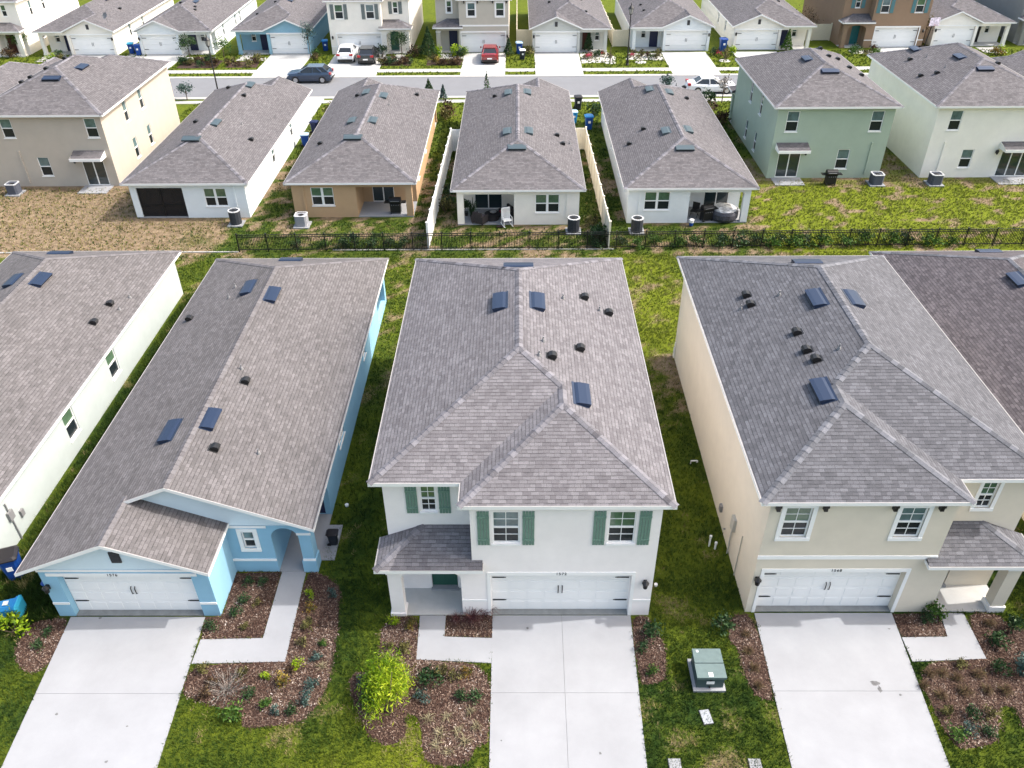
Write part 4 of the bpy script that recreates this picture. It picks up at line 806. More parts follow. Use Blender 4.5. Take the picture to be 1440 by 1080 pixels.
BEDS = {'L1': P2([(313, 867.5), (331, 806.5), (396, 805), (370, 897), (283, 899), (290, 868)]),
 'L2': P2([(431, 805), (450, 806), (480, 826), (476, 862), (474, 898), (468, 935), (461, 962), (452, 982), (438, 1002), (426, 1015), (396, 1020), (364, 1023), (341, 1025), (338, 998), (313, 996), (290, 990), (266, 981), (256, 976), (269, 935), (401, 932)]),
 'L3': P2([(80, 870), (98, 870), (73, 931), (50, 948), (33, 945), (18, 918), (42, 876)]),
 'M1': P2([(553, 867), (590, 867), (585, 929), (691, 934), (687, 1047), (669, 1047), (660, 1074), (630, 1078), (602, 1074), (594, 1055), (591, 1010), (570, 1002), (571, 1040), (541, 1051), (517, 1033), (501, 998), (490, 958), (500, 945), (521, 947), (535, 917), (535, 886)]),
 'M3': P2([(627.5, 866), (692.5, 866), (692.5, 897), (625.5, 895)]),
 'M4': P2([(886.5, 867), (912, 867), (916, 883), (934, 903), (937, 930), (935, 958), (918, 962), (899, 963)]),
 'R1': P2([(1027, 865), (1060, 864), (1090, 986), (1076, 984), (1062, 978), (1046, 946), (1038, 910), (1024, 902)]),
 'R2': P2([(1254.5, 864), (1321, 863), (1332, 895), (1268, 896)]),
 'R3': P2([(1283, 932), (1387, 928), (1355, 863), (1400, 863), (1415, 876), (1432, 884), (1462, 896), (1480, 960), (1476, 1010), (1444, 1032), (1430, 1002), (1420, 992), (1403, 995), (1405, 1044), (1372, 1052), (1339, 1053)])}
def chaikin(p, it=2):
    for _ in range(it):
        q = []
        for i in range(len(p)):
            a, c_ = p[i], p[(i+1) % len(p)]; q += [(a[0]*.78+c_[0]*.22, a[1]*.78+c_[1]*.22), (a[0]*.22+c_[0]*.78, a[1]*.22+c_[1]*.78)]
        p = q
    return p
for k in ('L2', 'L3', 'M1', 'M4', 'R1', 'R3'): BEDS[k] = chaikin(BEDS[k], 2)
MULB = mat('mulch_base', (.045, .026, .02), .95, noise=.5, nscale=14, bump=.6, bscale=30)
for k, p in BEDS.items(): slab('mulch_bed', p, .012, MULB, 'structure', .03)
def inpoly(x, y, poly):
    x, y = np.asarray(x), np.asarray(y); c = np.zeros(x.shape, bool)
    for i in range(len(poly)):
        (x0, y0), (x1, y1) = poly[i-1], poly[i]; m = ((y0 > y) != (y1 > y)); c ^= m & (x < (x1-x0)*(y-y0)/((y1-y0) if y1 != y0 else 1e-9)+x0)
    return c
# bark chips
def scatter(poly, dens):
    a = np.array(poly); lo, hi = a.min(0), a.max(0); n = int((hi-lo).prod()*dens); q = lo+rng.random((n, 2))*(hi-lo); return q[inpoly(q[:, 0], q[:, 1], poly)]
ch = np.concatenate([scatter(p, 780) for p in BEDS.values()]); ch = ch+rng.normal(0, .055, ch.shape); ok_ = np.ones(len(ch), bool)
for p in DRV+WALKS+[[(-16.56, 18.8), (-10.74, 18.8), (-10.74, 20.88), (-7.6, 20.88), (-7.6, 22), (-16.56, 22)], [(-4.6, 18.82), (4.7, 18.82), (4.7, 22), (-4.6, 22)], [(7.8, 18.95), (17.5, 18.95), (17.5, 22), (7.8, 22)]]: ok_ &= ~inpoly(ch[:, 0], ch[:, 1], p)
ch = ch[ok_]; n = len(ch); ang = rng.random(n)*6.283; L = .016+.03*rng.random(n); Wd = .006+.011*rng.random(n); tl = rng.normal(0, .35, n); rl_ = rng.normal(0, .4, n)
d1 = np.stack([np.cos(ang)*np.cos(tl), np.sin(ang)*np.cos(tl), np.sin(tl)], 1); d2 = np.stack([-np.sin(ang)*np.cos(rl_), np.cos(ang)*np.cos(rl_), np.sin(rl_)], 1)
c = np.stack([ch[:, 0], ch[:, 1], .022+.022*rng.random(n)], 1); q = np.stack([c-d1*L[:, None]-d2*Wd[:, None], c+d1*L[:, None]-d2*Wd[:, None], c+d1*L[:, None]+d2*Wd[:, None], c-d1*L[:, None]+d2*Wd[:, None]], 1)
MULCH = tonemat('bark_chips', [(0, (.035, .017, .013)), (.3, (.078, .045, .033)), (.6, (.15, .1, .076)), (.85, (.28, .22, .18)), (1, (.48, .42, .38))], .85)
pale = fbm(ch[:, 0], ch[:, 1], .8, 41); tn = np.clip(rng.beta(1.6, 2.6, n)+.5*(pale-.5), 0, 1)
tag(struct(npmesh('bark_mulch', q.reshape(-1, 3), np.arange(4*n).reshape(-1, 4), MULCH, {'tone': np.repeat(tn, 4)}), 'stuff'), 'red brown bark chip mulch in the front garden beds', 'mulch')

# street, kerbs, pavements
slab('road', [(-300, 80.6), (300, 80.6), (300, 87.15), (-300, 87.15)], .008, ASPH)
CDRV = [(-50.5, -45.3), (-41.9, -37.6), (-27.9, -23.2), (-20.6, -14.8), (-6.0, -1.3), (1.9, 6.9), (16.2, 21.2), (24.2, 29.2), (40.6, 45.6), (46.9, 51.7)]
BDRV = [(-23.9, -18.7), (-15.4, -10.2), (-.6, 4.2), (8.0, 12.6), (22.2, 27.0), (30.3, 35.3), (-39, -34.2)]
b = MB()
for y0, y1, z in ((87.15, 87.75, .045), (80.0, 80.6, .045)): b.box(-300, 300, y0, y1, -.1, z)
struct(b.build('kerb', CURBM))
for y0, y1 in ((89.05, 90.25), (78.6, 79.5)): slab('pavement', [(-300, y0), (300, y0), (300, y1), (-300, y1)], .02, CURBM)
for a, c in CDRV: slab('driveway', [(a, 87.76), (c, 87.76), (c, YC-.03+(1.4 if a > 36 else 0)), (a, YC-.03+(1.4 if a > 36 else 0))], .028, CONF)
for a, c in BDRV: slab('driveway', [(a, 72.5), (c, 72.5), (c, 79.98), (a, 79.98)], .028, CONF)
for p in ([(-44.2, 94.6), (-33.9, 94.6), (-33.9, 95.6), (-37.4, 95.6), (-37.4, 97.2), (-44.2, 97.2)], [(-31.2, 94.0), (-28, 94.0), (-28, 95.2), (-29.8, 95.2), (-29.8, 96.5), (-31.2, 96.5)], [(-15, 94.4), (-12.6, 94.4), (-12.6, 96.2), (-13.8, 96.2), (-13.8, 95.4), (-15, 95.4)], [(-8.7, 94.2), (-6.1, 94.2), (-6.1, 95.2), (-7.4, 95.2), (-7.4, 96.4), (-8.7, 96.4)], [(-53.6, 94), (-50.6, 94), (-50.6, 95), (-52.2, 95), (-52.2, 97), (-53.6, 97)], [(52.2, 95.5), (54.8, 95.5), (54.8, 98), (52.2, 98)]): slab('garden_path', p, .024, CURBM)
GRAV = mat('white_gravel', (.45, .44, .41), .9, noise=.25, nscale=18)
for p in ([(7.0, 92.2), (10.6, 92.6), (10.9, 94.5), (10.2, 96.6), (7.0, 96.2)], [(11.9, 93.6), (16.1, 93.2), (16.1, 96.2), (12.6, 96.4)], [(-14.6, 93.4), (-11.9, 93.4), (-11.9, 94.3), (-14.6, 94.3)], [(37.4, 95.6), (40.4, 95.4), (40.4, 96.9), (37.4, 96.9)]): slab('gravel_bed', p, .016, GRAV)
for x, y in (px(858, 88), px(901, 87.5), px(1019, 85.5)): slab('gravel_ring', [(x+.62*math.cos(t*.45), y+.62*math.sin(t*.45)) for t in range(14)], .015, GRAV)
FARB = [[(-36.9, 91.0), (-32.6, 91.0), (-32.6, 94.2), (-36.9, 94.2)], [(-31.6, 91.2), (-28.2, 91.2), (-28.4, 93.6), (-31.6, 93.6)], [(-15.0, 91.6), (-11.6, 91.6), (-11.6, 93.3), (-14.9, 93.3)], [(-9.9, 91.6), (-6.1, 91.6), (-6.1, 93.9), (-9.9, 93.9)], [(-52, 93), (-50.8, 93), (-50.8, 95.5), (-52, 95.5)]]
for p in FARB: slab('mulch_bed', p, .014, MULB)
# concrete edging under the property line
b = MB(); b.box(-60, -18.05, 47.5, 47.6, -.05, .05); b.box(-12, 6.2, 47.72, 47.82, -.05, .04); struct(b.build('concrete_edging', CURBM))

# turf blades
EXC = [[(-28.5, 14), (-19.6, 14), (-19.6, 41.7), (-28.5, 41.7)], [(-16.56, 18.8), (-10.74, 18.8), (-10.74, 20.9), (-7.6, 20.9), (-7.6, 40.6), (-16.56, 40.6)], [(-4.58, 18.85), (4.65, 18.85), (4.65, 35.3), (-4.58, 35.3)], [(8.1, 19), (17.4, 19), (17.4, 35.4), (8.1, 35.4)], [(20.2, 15), (29, 15), (29, 41.2), (20.2, 41.2)],
 [(-26.26, 52.2), (-18.4, 52.2), (-18.4, 72), (-26.26, 72)], [(-15.3, 52.2), (-7.2, 52.2), (-7.2, 72), (-15.3, 72)], [(-4.05, 50.85), (4.1, 50.85), (4.1, 72), (-4.05, 72)], [(7.3, 51), (15.4, 51), (15.4, 72), (7.3, 72)], [(18.8, 59), (27.2, 59), (27.2, 72), (18.8, 72)], [(30.3, 59), (39.3, 59), (39.3, 72), (30.3, 72)], [(-39, 58.1), (-29.8, 58.1), (-29.8, 72), (-39, 72)]] + [[(-16.7, 18.55), (-10.6, 18.55), (-10.6, 19), (-16.7, 19)], [(-4.7, 18.6), (4.75, 18.6), (4.75, 19), (-4.7, 19)], [(7.8, 18.6), (14.6, 18.6), (14.6, 19.1), (7.8, 19.1)]] + DRV + WALKS + list(BEDS.values()) + FARB + [[(a, 72), (c_, 72), (c_, 80), (a, 80)] for a, c_ in BDRV] + [[(a, 87), (c_, 87), (c_, 97), (a, 97)] for a, c_ in CDRV] + [[(-300, 78.6), (300, 78.6), (300, 79.5), (-300, 79.5)], [(-300, 80), (300, 80), (300, 87.8), (-300, 87.8)], [(-300, 89), (300, 89), (300, 90.3), (-300, 90.3)]]
def blades(x0, x1, y0, y1, dens, h, wd, k=3):
    n = int((x1-x0)*(y1-y0)*dens); x = x0+rng.random(n)*(x1-x0); y = y0+rng.random(n)*(y1-y0); m = np.ones(n, bool)
    for p in EXC: m &= ~inpoly(x, y, p)
    x, y = x[m], y[m]; d, yl = lawn(x, y); keep = rng.random(len(x)) > d*.6; x, y, d, yl = x[keep], y[keep], d[keep], yl[keep]; n = len(x); V, Tn = [], []
    hh = h*(.5+.9*fbm(x, y, .9, 51)+.3*rng.random(n)); base = .12+.55*yl+.2*(rng.random(n)-.5)
    base = np.where((d > .35) & (rng.random(n) < .72), .86+.14*rng.random(n), base)
    for _ in range(k):
        a = rng.random(n)*6.283; r = rng.random(n)*.04+.2*h; ca, sa = np.cos(a), np.sin(a); bx, by = x+rng.normal(0, .03, n), y+rng.normal(0, .03, n); ln = hh*(.3+.6*rng.random(n))
        V.append(np.stack([np.stack([bx-sa*wd, by+ca*wd, 0*x], 1), np.stack([bx+sa*wd, by-ca*wd, 0*x], 1), np.stack([bx+ca*ln, by+sa*ln, hh], 1)], 1)); Tn.append(np.clip(base+rng.normal(0, .07, n), 0, 1))
    return np.concatenate(V), np.concatenate(Tn)
B_ = [blades(-24, 26, 9, 20.5, 260, .085, .013), blades(-20, 22, 20.5, 37, 90, .09, .016), blades(-32, 36, 37, 47.3, 90, .10, .02), blades(-42, 42, 47.5, 60, 42, .11, .026), blades(-31, 42, 60, 79, 14, .13, .045), blades(-60, 60, 87.7, 97, 9, .14, .06), blades(-19.6, -16.6, 18.5, 42, 320, .2, .018)]
gv_ = np.concatenate([q[0] for q in B_]); gt = np.concatenate([q[1] for q in B_]); n = len(gv_)
GRASS = tonemat('grass_blades', [(0, (.01, .026, .005)), (.3, (.031, .066, .008)), (.65, (.125, .16, .015)), (1, (.25, .205, .095))], .7, .25)
tag(struct(npmesh('grass', gv_.reshape(-1, 3), np.arange(3*n).reshape(-1, 3), GRASS, {'tone': np.repeat(gt, 3)}), 'stuff'), 'short turf of mixed green and straw between the houses', 'grass')

# ================================================================== FENCES
def fence_alu():
    x0, x1 = -18.0, 47.5; y = lambda x: 47.62+(x-x0)*.0095; n = 35; st = (x1-x0)/n; H_ = 1.18
    root = thing('metal_fence', 'long black metal picket fence along the back lawns', 'fence', (x0, y(x0), 0))
    pb = MB(); pb.box(-.036, .036, -.036, .036, -.1, H_+.06); pb.box(-.046, .046, -.046, .046, H_+.06, H_+.09); p0 = pb.build('post', BLACK, root)
    q = MB(); m = 18
    for i in range(1, m): c = st*i/m; q.box(c-.0135, c+.0135, -.0135, .0135, .07, H_)
    for z in (.12, H_-.18, H_-.03): q.box(.03, st-.03, -.016, .016, z, z+.04)
    f0 = q.build('picket_panel', BLACK, root); a = math.atan(.0095)
    for i in range(n+1):
        o = p0 if i == 0 else p0.copy(); o.location = (st*i, st*i*.0095, 0)
        if i: COL.objects.link(o)
        if i < n:
            o = f0 if i == 0 else f0.copy(); o.location = (st*i, st*i*.0095, 0); o.rotation_euler = (0, 0, a)
            if i: COL.objects.link(o)
fence_alu()
def vinyl(label, runs, m, h=1.82, step=2.0):
    root = thing('vinyl_fence', label, 'fence', (*runs[0][0], 0)); ox, oy = runs[0][0]
    for k, (a, b_) in enumerate(runs):
        L = math.dist(a, b_); n = max(1, round(L/step)); ux, uy = (b_[0]-a[0])/L, (b_[1]-a[1])/L; fr = House.frame(a, b_)
        for i in range(n+1):
            if k and i == 0: continue
            c = fr(L*i/n, 0, 0); q = MB(); q.box(c[0]-.065, c[0]+.065, c[1]-.065, c[1]+.065, -.1, h+.06)
            for d, z0, z1 in ((.08, h+.06, h+.09),): q.box(c[0]-d, c[0]+d, c[1]-d, c[1]+d, z0, z1)
            t = (c[0], c[1], h+.16); s4 = [(c[0]-.07, c[1]-.07, h+.09), (c[0]+.07, c[1]-.07, h+.09), (c[0]+.07, c[1]+.07, h+.09), (c[0]-.07, c[1]+.07, h+.09)]
            for j in range(4): q.face([s4[j], s4[(j+1) % 4], t])
            q.build('post', m, root, (ox, oy, 0))
        for i in range(n):
            q = MB(); u0, u1 = L*i/n+.066, L*(i+1)/n-.066; q.fbox(fr, u0, u1, -.03, .03, h-.13, h); q.fbox(fr, u0, u1, -.03, .03, .05, .18); w_ = .16; k_ = int((u1-u0)/w_)
            for j in range(k_): q.fbox(fr, u0+(u1-u0)*j/k_+.004, u0+(u1-u0)*(j+1)/k_-.004, -.014, .014, .18, h-.13)
            q.build('panel', m, root, (ox, oy, 0))
vinyl('white vinyl privacy fence on the left of the fenced yard, nearer the brown house', [((-5.78, 47.85), (-5.42, 65.6)), ((-5.42, 65.6), (-4.12, 65.6))], VINYL)
vinyl('white vinyl privacy fence on the right of the fenced yard, nearer the pale grey house', [((5.86, 47.9), (5.55, 65.8)), ((5.55, 65.8), (4.18, 65.8))], mat('sunlit_white_vinyl', (.72, .67, .56), .45, noise=.03))  # same white vinyl, its sunlit cream cast tinted into the colour
vinyl('cream vinyl fence between the greige house and the light grey house across the street', [((-.05, 116), (-.05, 99.6)), ((-.05, 99.6), (1.6, 99.6))], CREAMV)
vinyl('cream vinyl fence right of the light grey house with the brown door', [((10.8, 116), (11.0, 99.2)), ((11.0, 99.2), (12.7, 99.2))], CREAMV)
vinyl('cream vinyl fence return beside the brown two-storey house', [((32.6, 101.5), (36.6, 101.5))], CREAMV)

# ================================================================== CONDENSERS, BINS AND BOXES
AC_D = mat('condenser_dark', (.035, .04, .05), .5, spec=.4); AC_L = mat('condenser_grey', (.30, .31, .34), .5); AC_B = mat('condenser_blue_grey', (.09, .10, .13), .5); RING = mat('condenser_top', (.45, .46, .47), .5)
def condenser(label, x, y, body, h=.85, r=.38, rnd=True, top=RING, rz_=0):
    t = thing('air_conditioner', label, 'air conditioner', (x, y, 0), rz_, 'condensers behind the houses'); b = MB(); b.box(-r-.14, r+.14, -r-.14, r+.14, -.03, .09); b.build('pad', CONC, t)
    def ring(rr, z): return [(rr*sx*(1 if k else .72), rr*sy*(.72 if k else 1), z) for sx, sy, k in ((1, -1, 1), (1, 1, 1), (1, 1, 0), (-1, 1, 0), (-1, 1, 1), (-1, -1, 1), (-1, -1, 0), (1, -1, 0))] if not rnd else [(rr*1.08*math.cos(.393+k*.5236), rr*1.08*math.sin(.393+k*.5236), z) for k in range(12)]
    b = MB(); z = .1; st = (h-.1)/9
    for i in range(9):
        for z0, z1, r0 in ((z, z+st*.7, r), (z+st*.7, z+st, r*.95)):
            A, B = ring(r0, z0), ring(r0, z1)
            for k in range(len(A)): b.face([A[k], A[(k+1) % len(A)], B[(k+1) % len(A)], B[k]])
            b.face(B)
        z += st
    b.build('cabinet', body, t); b = MB(); A, B = ring(r+.02, h+.1-.1), ring(r+.02, h+.05)
    for k in range(len(A)): b.face([A[k], A[(k+1) % len(A)], B[(k+1) % len(A)], B[k]])
    C_ = ring(r*.8, h+.055)
    for k in range(len(A)): b.face([B[k], B[(k+1) % len(A)], C_[(k+1) % len(A)], C_[k]])
    b.build('top_cover', top, t); b = MB(); b.lathe((0, 0, h), [(r*.82, -.02), (r*.5, .0), (.1, .02), (0, .02)], 14); b.build('fan_grille', BLACK, t)
    for rr in (.3, .5, .7): g = MB(); g.tube([(r*rr*1.1*math.cos(k*.45), r*rr*1.1*math.sin(k*.45), h+.05) for k in range(15)], .008, 4, cap=False); 
    return t
condenser('grey condenser on a white pad at the corner of the tan two-storey house', -37.35, 57.2, AC_B, .8, .4, False)
condenser('tall black condenser behind the house with the screened lanai', -19.35, 51.75, AC_D, 1.0, .36)
condenser('pale grey condenser behind the light brown house', -14.75, 51.5, AC_L, .8, .4, False)
condenser('black condenser inside the fenced yard of the cream house', 3.72, 50.35, AC_D, 1.0, .37)
condenser('black condenser at the left corner of the pale grey house', 7.95, 50.3, AC_D, .98, .37)
condenser('dark grey condenser against the sage green house', 26.75, 58.3, AC_B, .8, .42, False)
condenser('dark grey condenser against the ivory house', 31.1, 58.25, AC_B, .8, .42, False)

BLUE = mat('bin_blue', (.012, .06, .27), .4); BLUE2 = mat('bin_light_blue', (.02, .22, .52), .35); CYAN = mat('bin_lid_cyan', (.05, .42, .62), .4); DKLID = mat('bin_lid_black', (.018, .016, .018), .45); NAVYB = mat('bin_navy', (.008, .018, .075), .45); DARKB = mat('bin_black', (.015, .02, .03), .5); PALEL = mat('bin_lid_pale', (.35, .5, .6), .5)
def bin_(label, x, y, body, lid, rz_=0, sc=1.0, fallen=False, name='wheeled_bin'):
    t = thing(name, label, 'bin', (x, y, 0), rz_, 'wheeled bins'); b = MB(); n = 10
    def R4(w, d, z, c=.08): return [(-w+c, -d, z), (w-c, -d, z), (w, -d+c, z), (w, d-c, z), (w-c, d, z), (-w+c, d, z), (-w, d-c, z), (-w, -d+c, z)]
    L = [R4(.22, .24, .03), R4(.28, .31, .9), R4(.31, .34, .92), R4(.31, .34, .98)]
    for A, B in zip(L, L[1:]):
        for k in range(8): b.face([A[k], A[(k+1) % 8], B[(k+1) % 8], B[k]])
    b.face(L[0][::-1]); b.build('body', body, t)
    b = MB(); L = [R4(.33, .36, .985), R4(.33, .36, 1.03), R4(.24, .27, 1.09, .06)]
    for A, B in zip(L, L[1:]):
        for k in range(8): b.face([A[k], A[(k+1) % 8], B[(k+1) % 8], B[k]])
    b.face(L[-1]); b.face(L[0][::-1]); b.tube([(-.25, .4, .98), (.25, .4, .98)], .02, 6); b.build('lid', lid, t)
    for sx in (-1, 1): b = MB(); b.tube([(sx*.2, .26, .13), (sx*.27, .26, .13)], .13, 12); b.build('wheel', BLACK, t)
    b = MB(); b.box(-.09, .09, -.325, -.312, .55, .72); b.build('emblem_panel', WHITE, t)
    t.scale = (sc, sc, sc)
    if fallen: t.rotation_euler = (R_(-90), R_(0), rz_); t.location = (x, y, .32)
    return t
bin_('blue bin with a wide dark lid by the pale aqua wall', -19.05, 20.7, BLUE, DKLID, .35, 1.12)
bin_('blue bin tucked against the sky blue garage corner', -16.95, 19.75, NAVYB, BLUE, .2, 1.0)
bin_('bright blue bin lying on its side with its cyan lid toward the driveway', -19.0, 18.75, BLUE2, CYAN, R_(-80), 1.05, True)
bin_('black lidded bin beside the flank of the sky blue house', -7.28, 22.3, DARKB, DKLID, R_(90), .62)
bin_('blue bin with a pale lid beside the white-walled back row house', -17.75, 67.0, BLUE, PALEL, 1.6)
bin_('dark blue bin farther along the white-walled back row house', -17.6, 70.2, NAVYB, NAVYB, 1.4)
bin_('black bin nearest the pavement between two back row houses', 5.6, 76.4, DARKB, DKLID, .1, 1.15)
bin_('dark blue bin standing left of the pale grey back row house', 6.2, 70.9, BLUE, BLUE2, .1, 1.15)
bin_('pale lidded bin beside the cream back row house', 5.0, 72.6, BLUE2, PALEL, .1)
bin_('blue bin by the wall of the house with the roof dish', -44.0, 97.4, BLUE, CYAN, .2, 1.1)
bin_('dark blue bin right of the pale lidded one, across the street', -42.95, 96.7, BLUE, BLUE, .2, 1.1)
bin_('blue bin in the shaded gap right of the pale blue house', -22.0, 98.2, BLUE, BLUE2, .2, 1.1)
bin_('blue bin left of the light grey house with the gravel bed', .2, 96.3, BLUE, PALEL, .1, 1.2)
bin_('dark bin with a white lid near the pavement, across the street', .55, 93.9, DARKB, WHITE, .1, 1.0)
bin_('blue bin beside the house with the tall grey gable vent', 23.2, 97.0, BLUE, BLUE, .1, 1.3)

# pad-mounted transformer, lids, pipes
TRG = mat('transformer_green', (.11, .155, .155), .5, noise=.12, nscale=5); TRD = mat('transformer_dark', (.045, .075, .08), .5)
t = thing('transformer', 'green metal transformer cabinet on a concrete pad in the grass', 'transformer box', (6.25, 16.35, 0)); b = MB(); b.box(-.53, .53, -.62, .6, -.05, .1); b.build('pad', CONC, t)
b = MB(); b.box(-.43, .45, -.5, .5, .1, .62); b.build('cabinet', TRD, t); b = MB(); b.box(-.47, .49, -.56, -.02, .62, .72); b.box(-.46, .48, -.005, .54, .62, .74); b.build('cover', TRG, t)
b = MB(); b.box(-.12, .14, -.512, -.503, .3, .44); b.build('warning_plate', WHITE, t); b = MB(); b.box(-.02, .05, -.53, -.503, .48, .52); b.box(-.02, .02, -.54, -.503, .12, .2); b.build('latch', BLACK, t)
b = MB(); b.box(-.08, .06, -.52, -.36, .7205, .724); b.box(-.34, -.27, .4, .48, .7405, .744); b.build('paint_mark', WHITE, t)
LID = mat('polymer_lid', (.3, .32, .35), .7, noise=.1)
def lid(label, x, y, l, w_, rz_, m=LID):
    t = thing('utility_lid', label, 'utility box', (x, y, 0), rz_, 'utility box lids in the grass'); b = MB(); b.box(-w_, w_, -l, l, -.05, .035); b.build('frame', LOUV, t); b = MB(); b.box(-w_+.02, w_-.02, -l+.02, l-.02, .03, .05); b.tube([(0, -l*.5, .05), (0, -l*.3, .055)], .012, 5); b.build('cover', m, t)
lid('pale rectangular utility lid in front of the transformer', *px(993, 1009), .26, .17, .15); lid('broken pale utility lid at the edge of the white house driveway', *px(949, 1076), .2, .2, 0, CONC); lid('pale utility lid at the edge of the beige house driveway', *px(1062, 1076), .2, .2, 0, CONC)
def pipe(label, x, y, pts, r=.04):
    b = MB(); b.tube([(p[0], p[1], p[2]) for p in pts], r, 8); b.lathe((*pts[-1][:2], pts[-1][2]), [(r*1.35, -.05), (r*1.35, .03), (0, .03)], 8)
    o = b.build('drain_pipe', VINYL); o.location = (x, y, 0); tag(o, label, 'pipe', 'white plastic pipes in the grass')
x, y = px(997, 768); pipe('tall white plastic pipe in the shaded gap by the beige wall', x, y, [(0, 0, -.05), (0, 0, .55)]); pipe('shorter white plastic pipe next to the tall one by the beige wall', x+.2, y-.15, [(0, 0, -.05), (0, 0, .35)])
x, y = px(971, 652); pipe('bent white plastic pipe in the middle of the shaded gap', x, y, [(0, 0, 0), (0, 0, .16), (.25, 0, .18), (.3, .1, .05)], .03)
x, y = px(922, 824); pipe('small white pipe cap in the grass beside the white house garage', x, y, [(0, 0, -.02), (0, 0, .08)], .05); x, y = px(488, 712); pipe('small white pipe cap in the grass between the blue and white houses', x, y, [(0, 0, -.02), (0, 0, .08)], .06)

# ================================================================== LAMP POSTS
LGL = mat('lamp_glass', (.3, .3, .28), .2, spec=.6)
def lamp(label, x, y):
    t = thing('street_lamp', label, 'street lamp', (x, y, 0), 0, 'black street lamps'); b = MB(); b.tube([(0, 0, .7), (0, 0, 5.1)], [.075, .05], 10); b.build('post', BLACK, t)
    b = MB(); b.lathe((0, 0, 0), [(.2, -.05), (.2, .12), (.14, .2), (.15, .5), (.1, .75), (.07, .8)], 12); b.build('base', BLACK, t)
    b = MB(); b.lathe((0, 0, 5.05), [(.05, 0), (.12, .05), (.17, .12), (.03, .13)], 12); b.lathe((0, 0, 5.05), [(.3, .62), (.27, .68), (.12, .86), (.05, .92), (.04, 1.05), (0, 1.2)], 12)
    for k in range(4): b.tube([(.15*math.cos(k*1.571), .15*math.sin(k*1.571), 5.15), (.25*math.cos(k*1.571), .25*math.sin(k*1.571), 5.7)], .018, 5)
    b.build('lantern', BLACK, t); b = MB(); b.lathe((0, 0, 5.15), [(.13, 0), (.23, .5)], 12); b.build('lamp_glass', LGL, t)
lamp('black street lamp on the far verge by the gravel gardens', 11.81, 91.3); lamp('black street lamp on the near verge behind the white back row house', -28.5, 79.0)

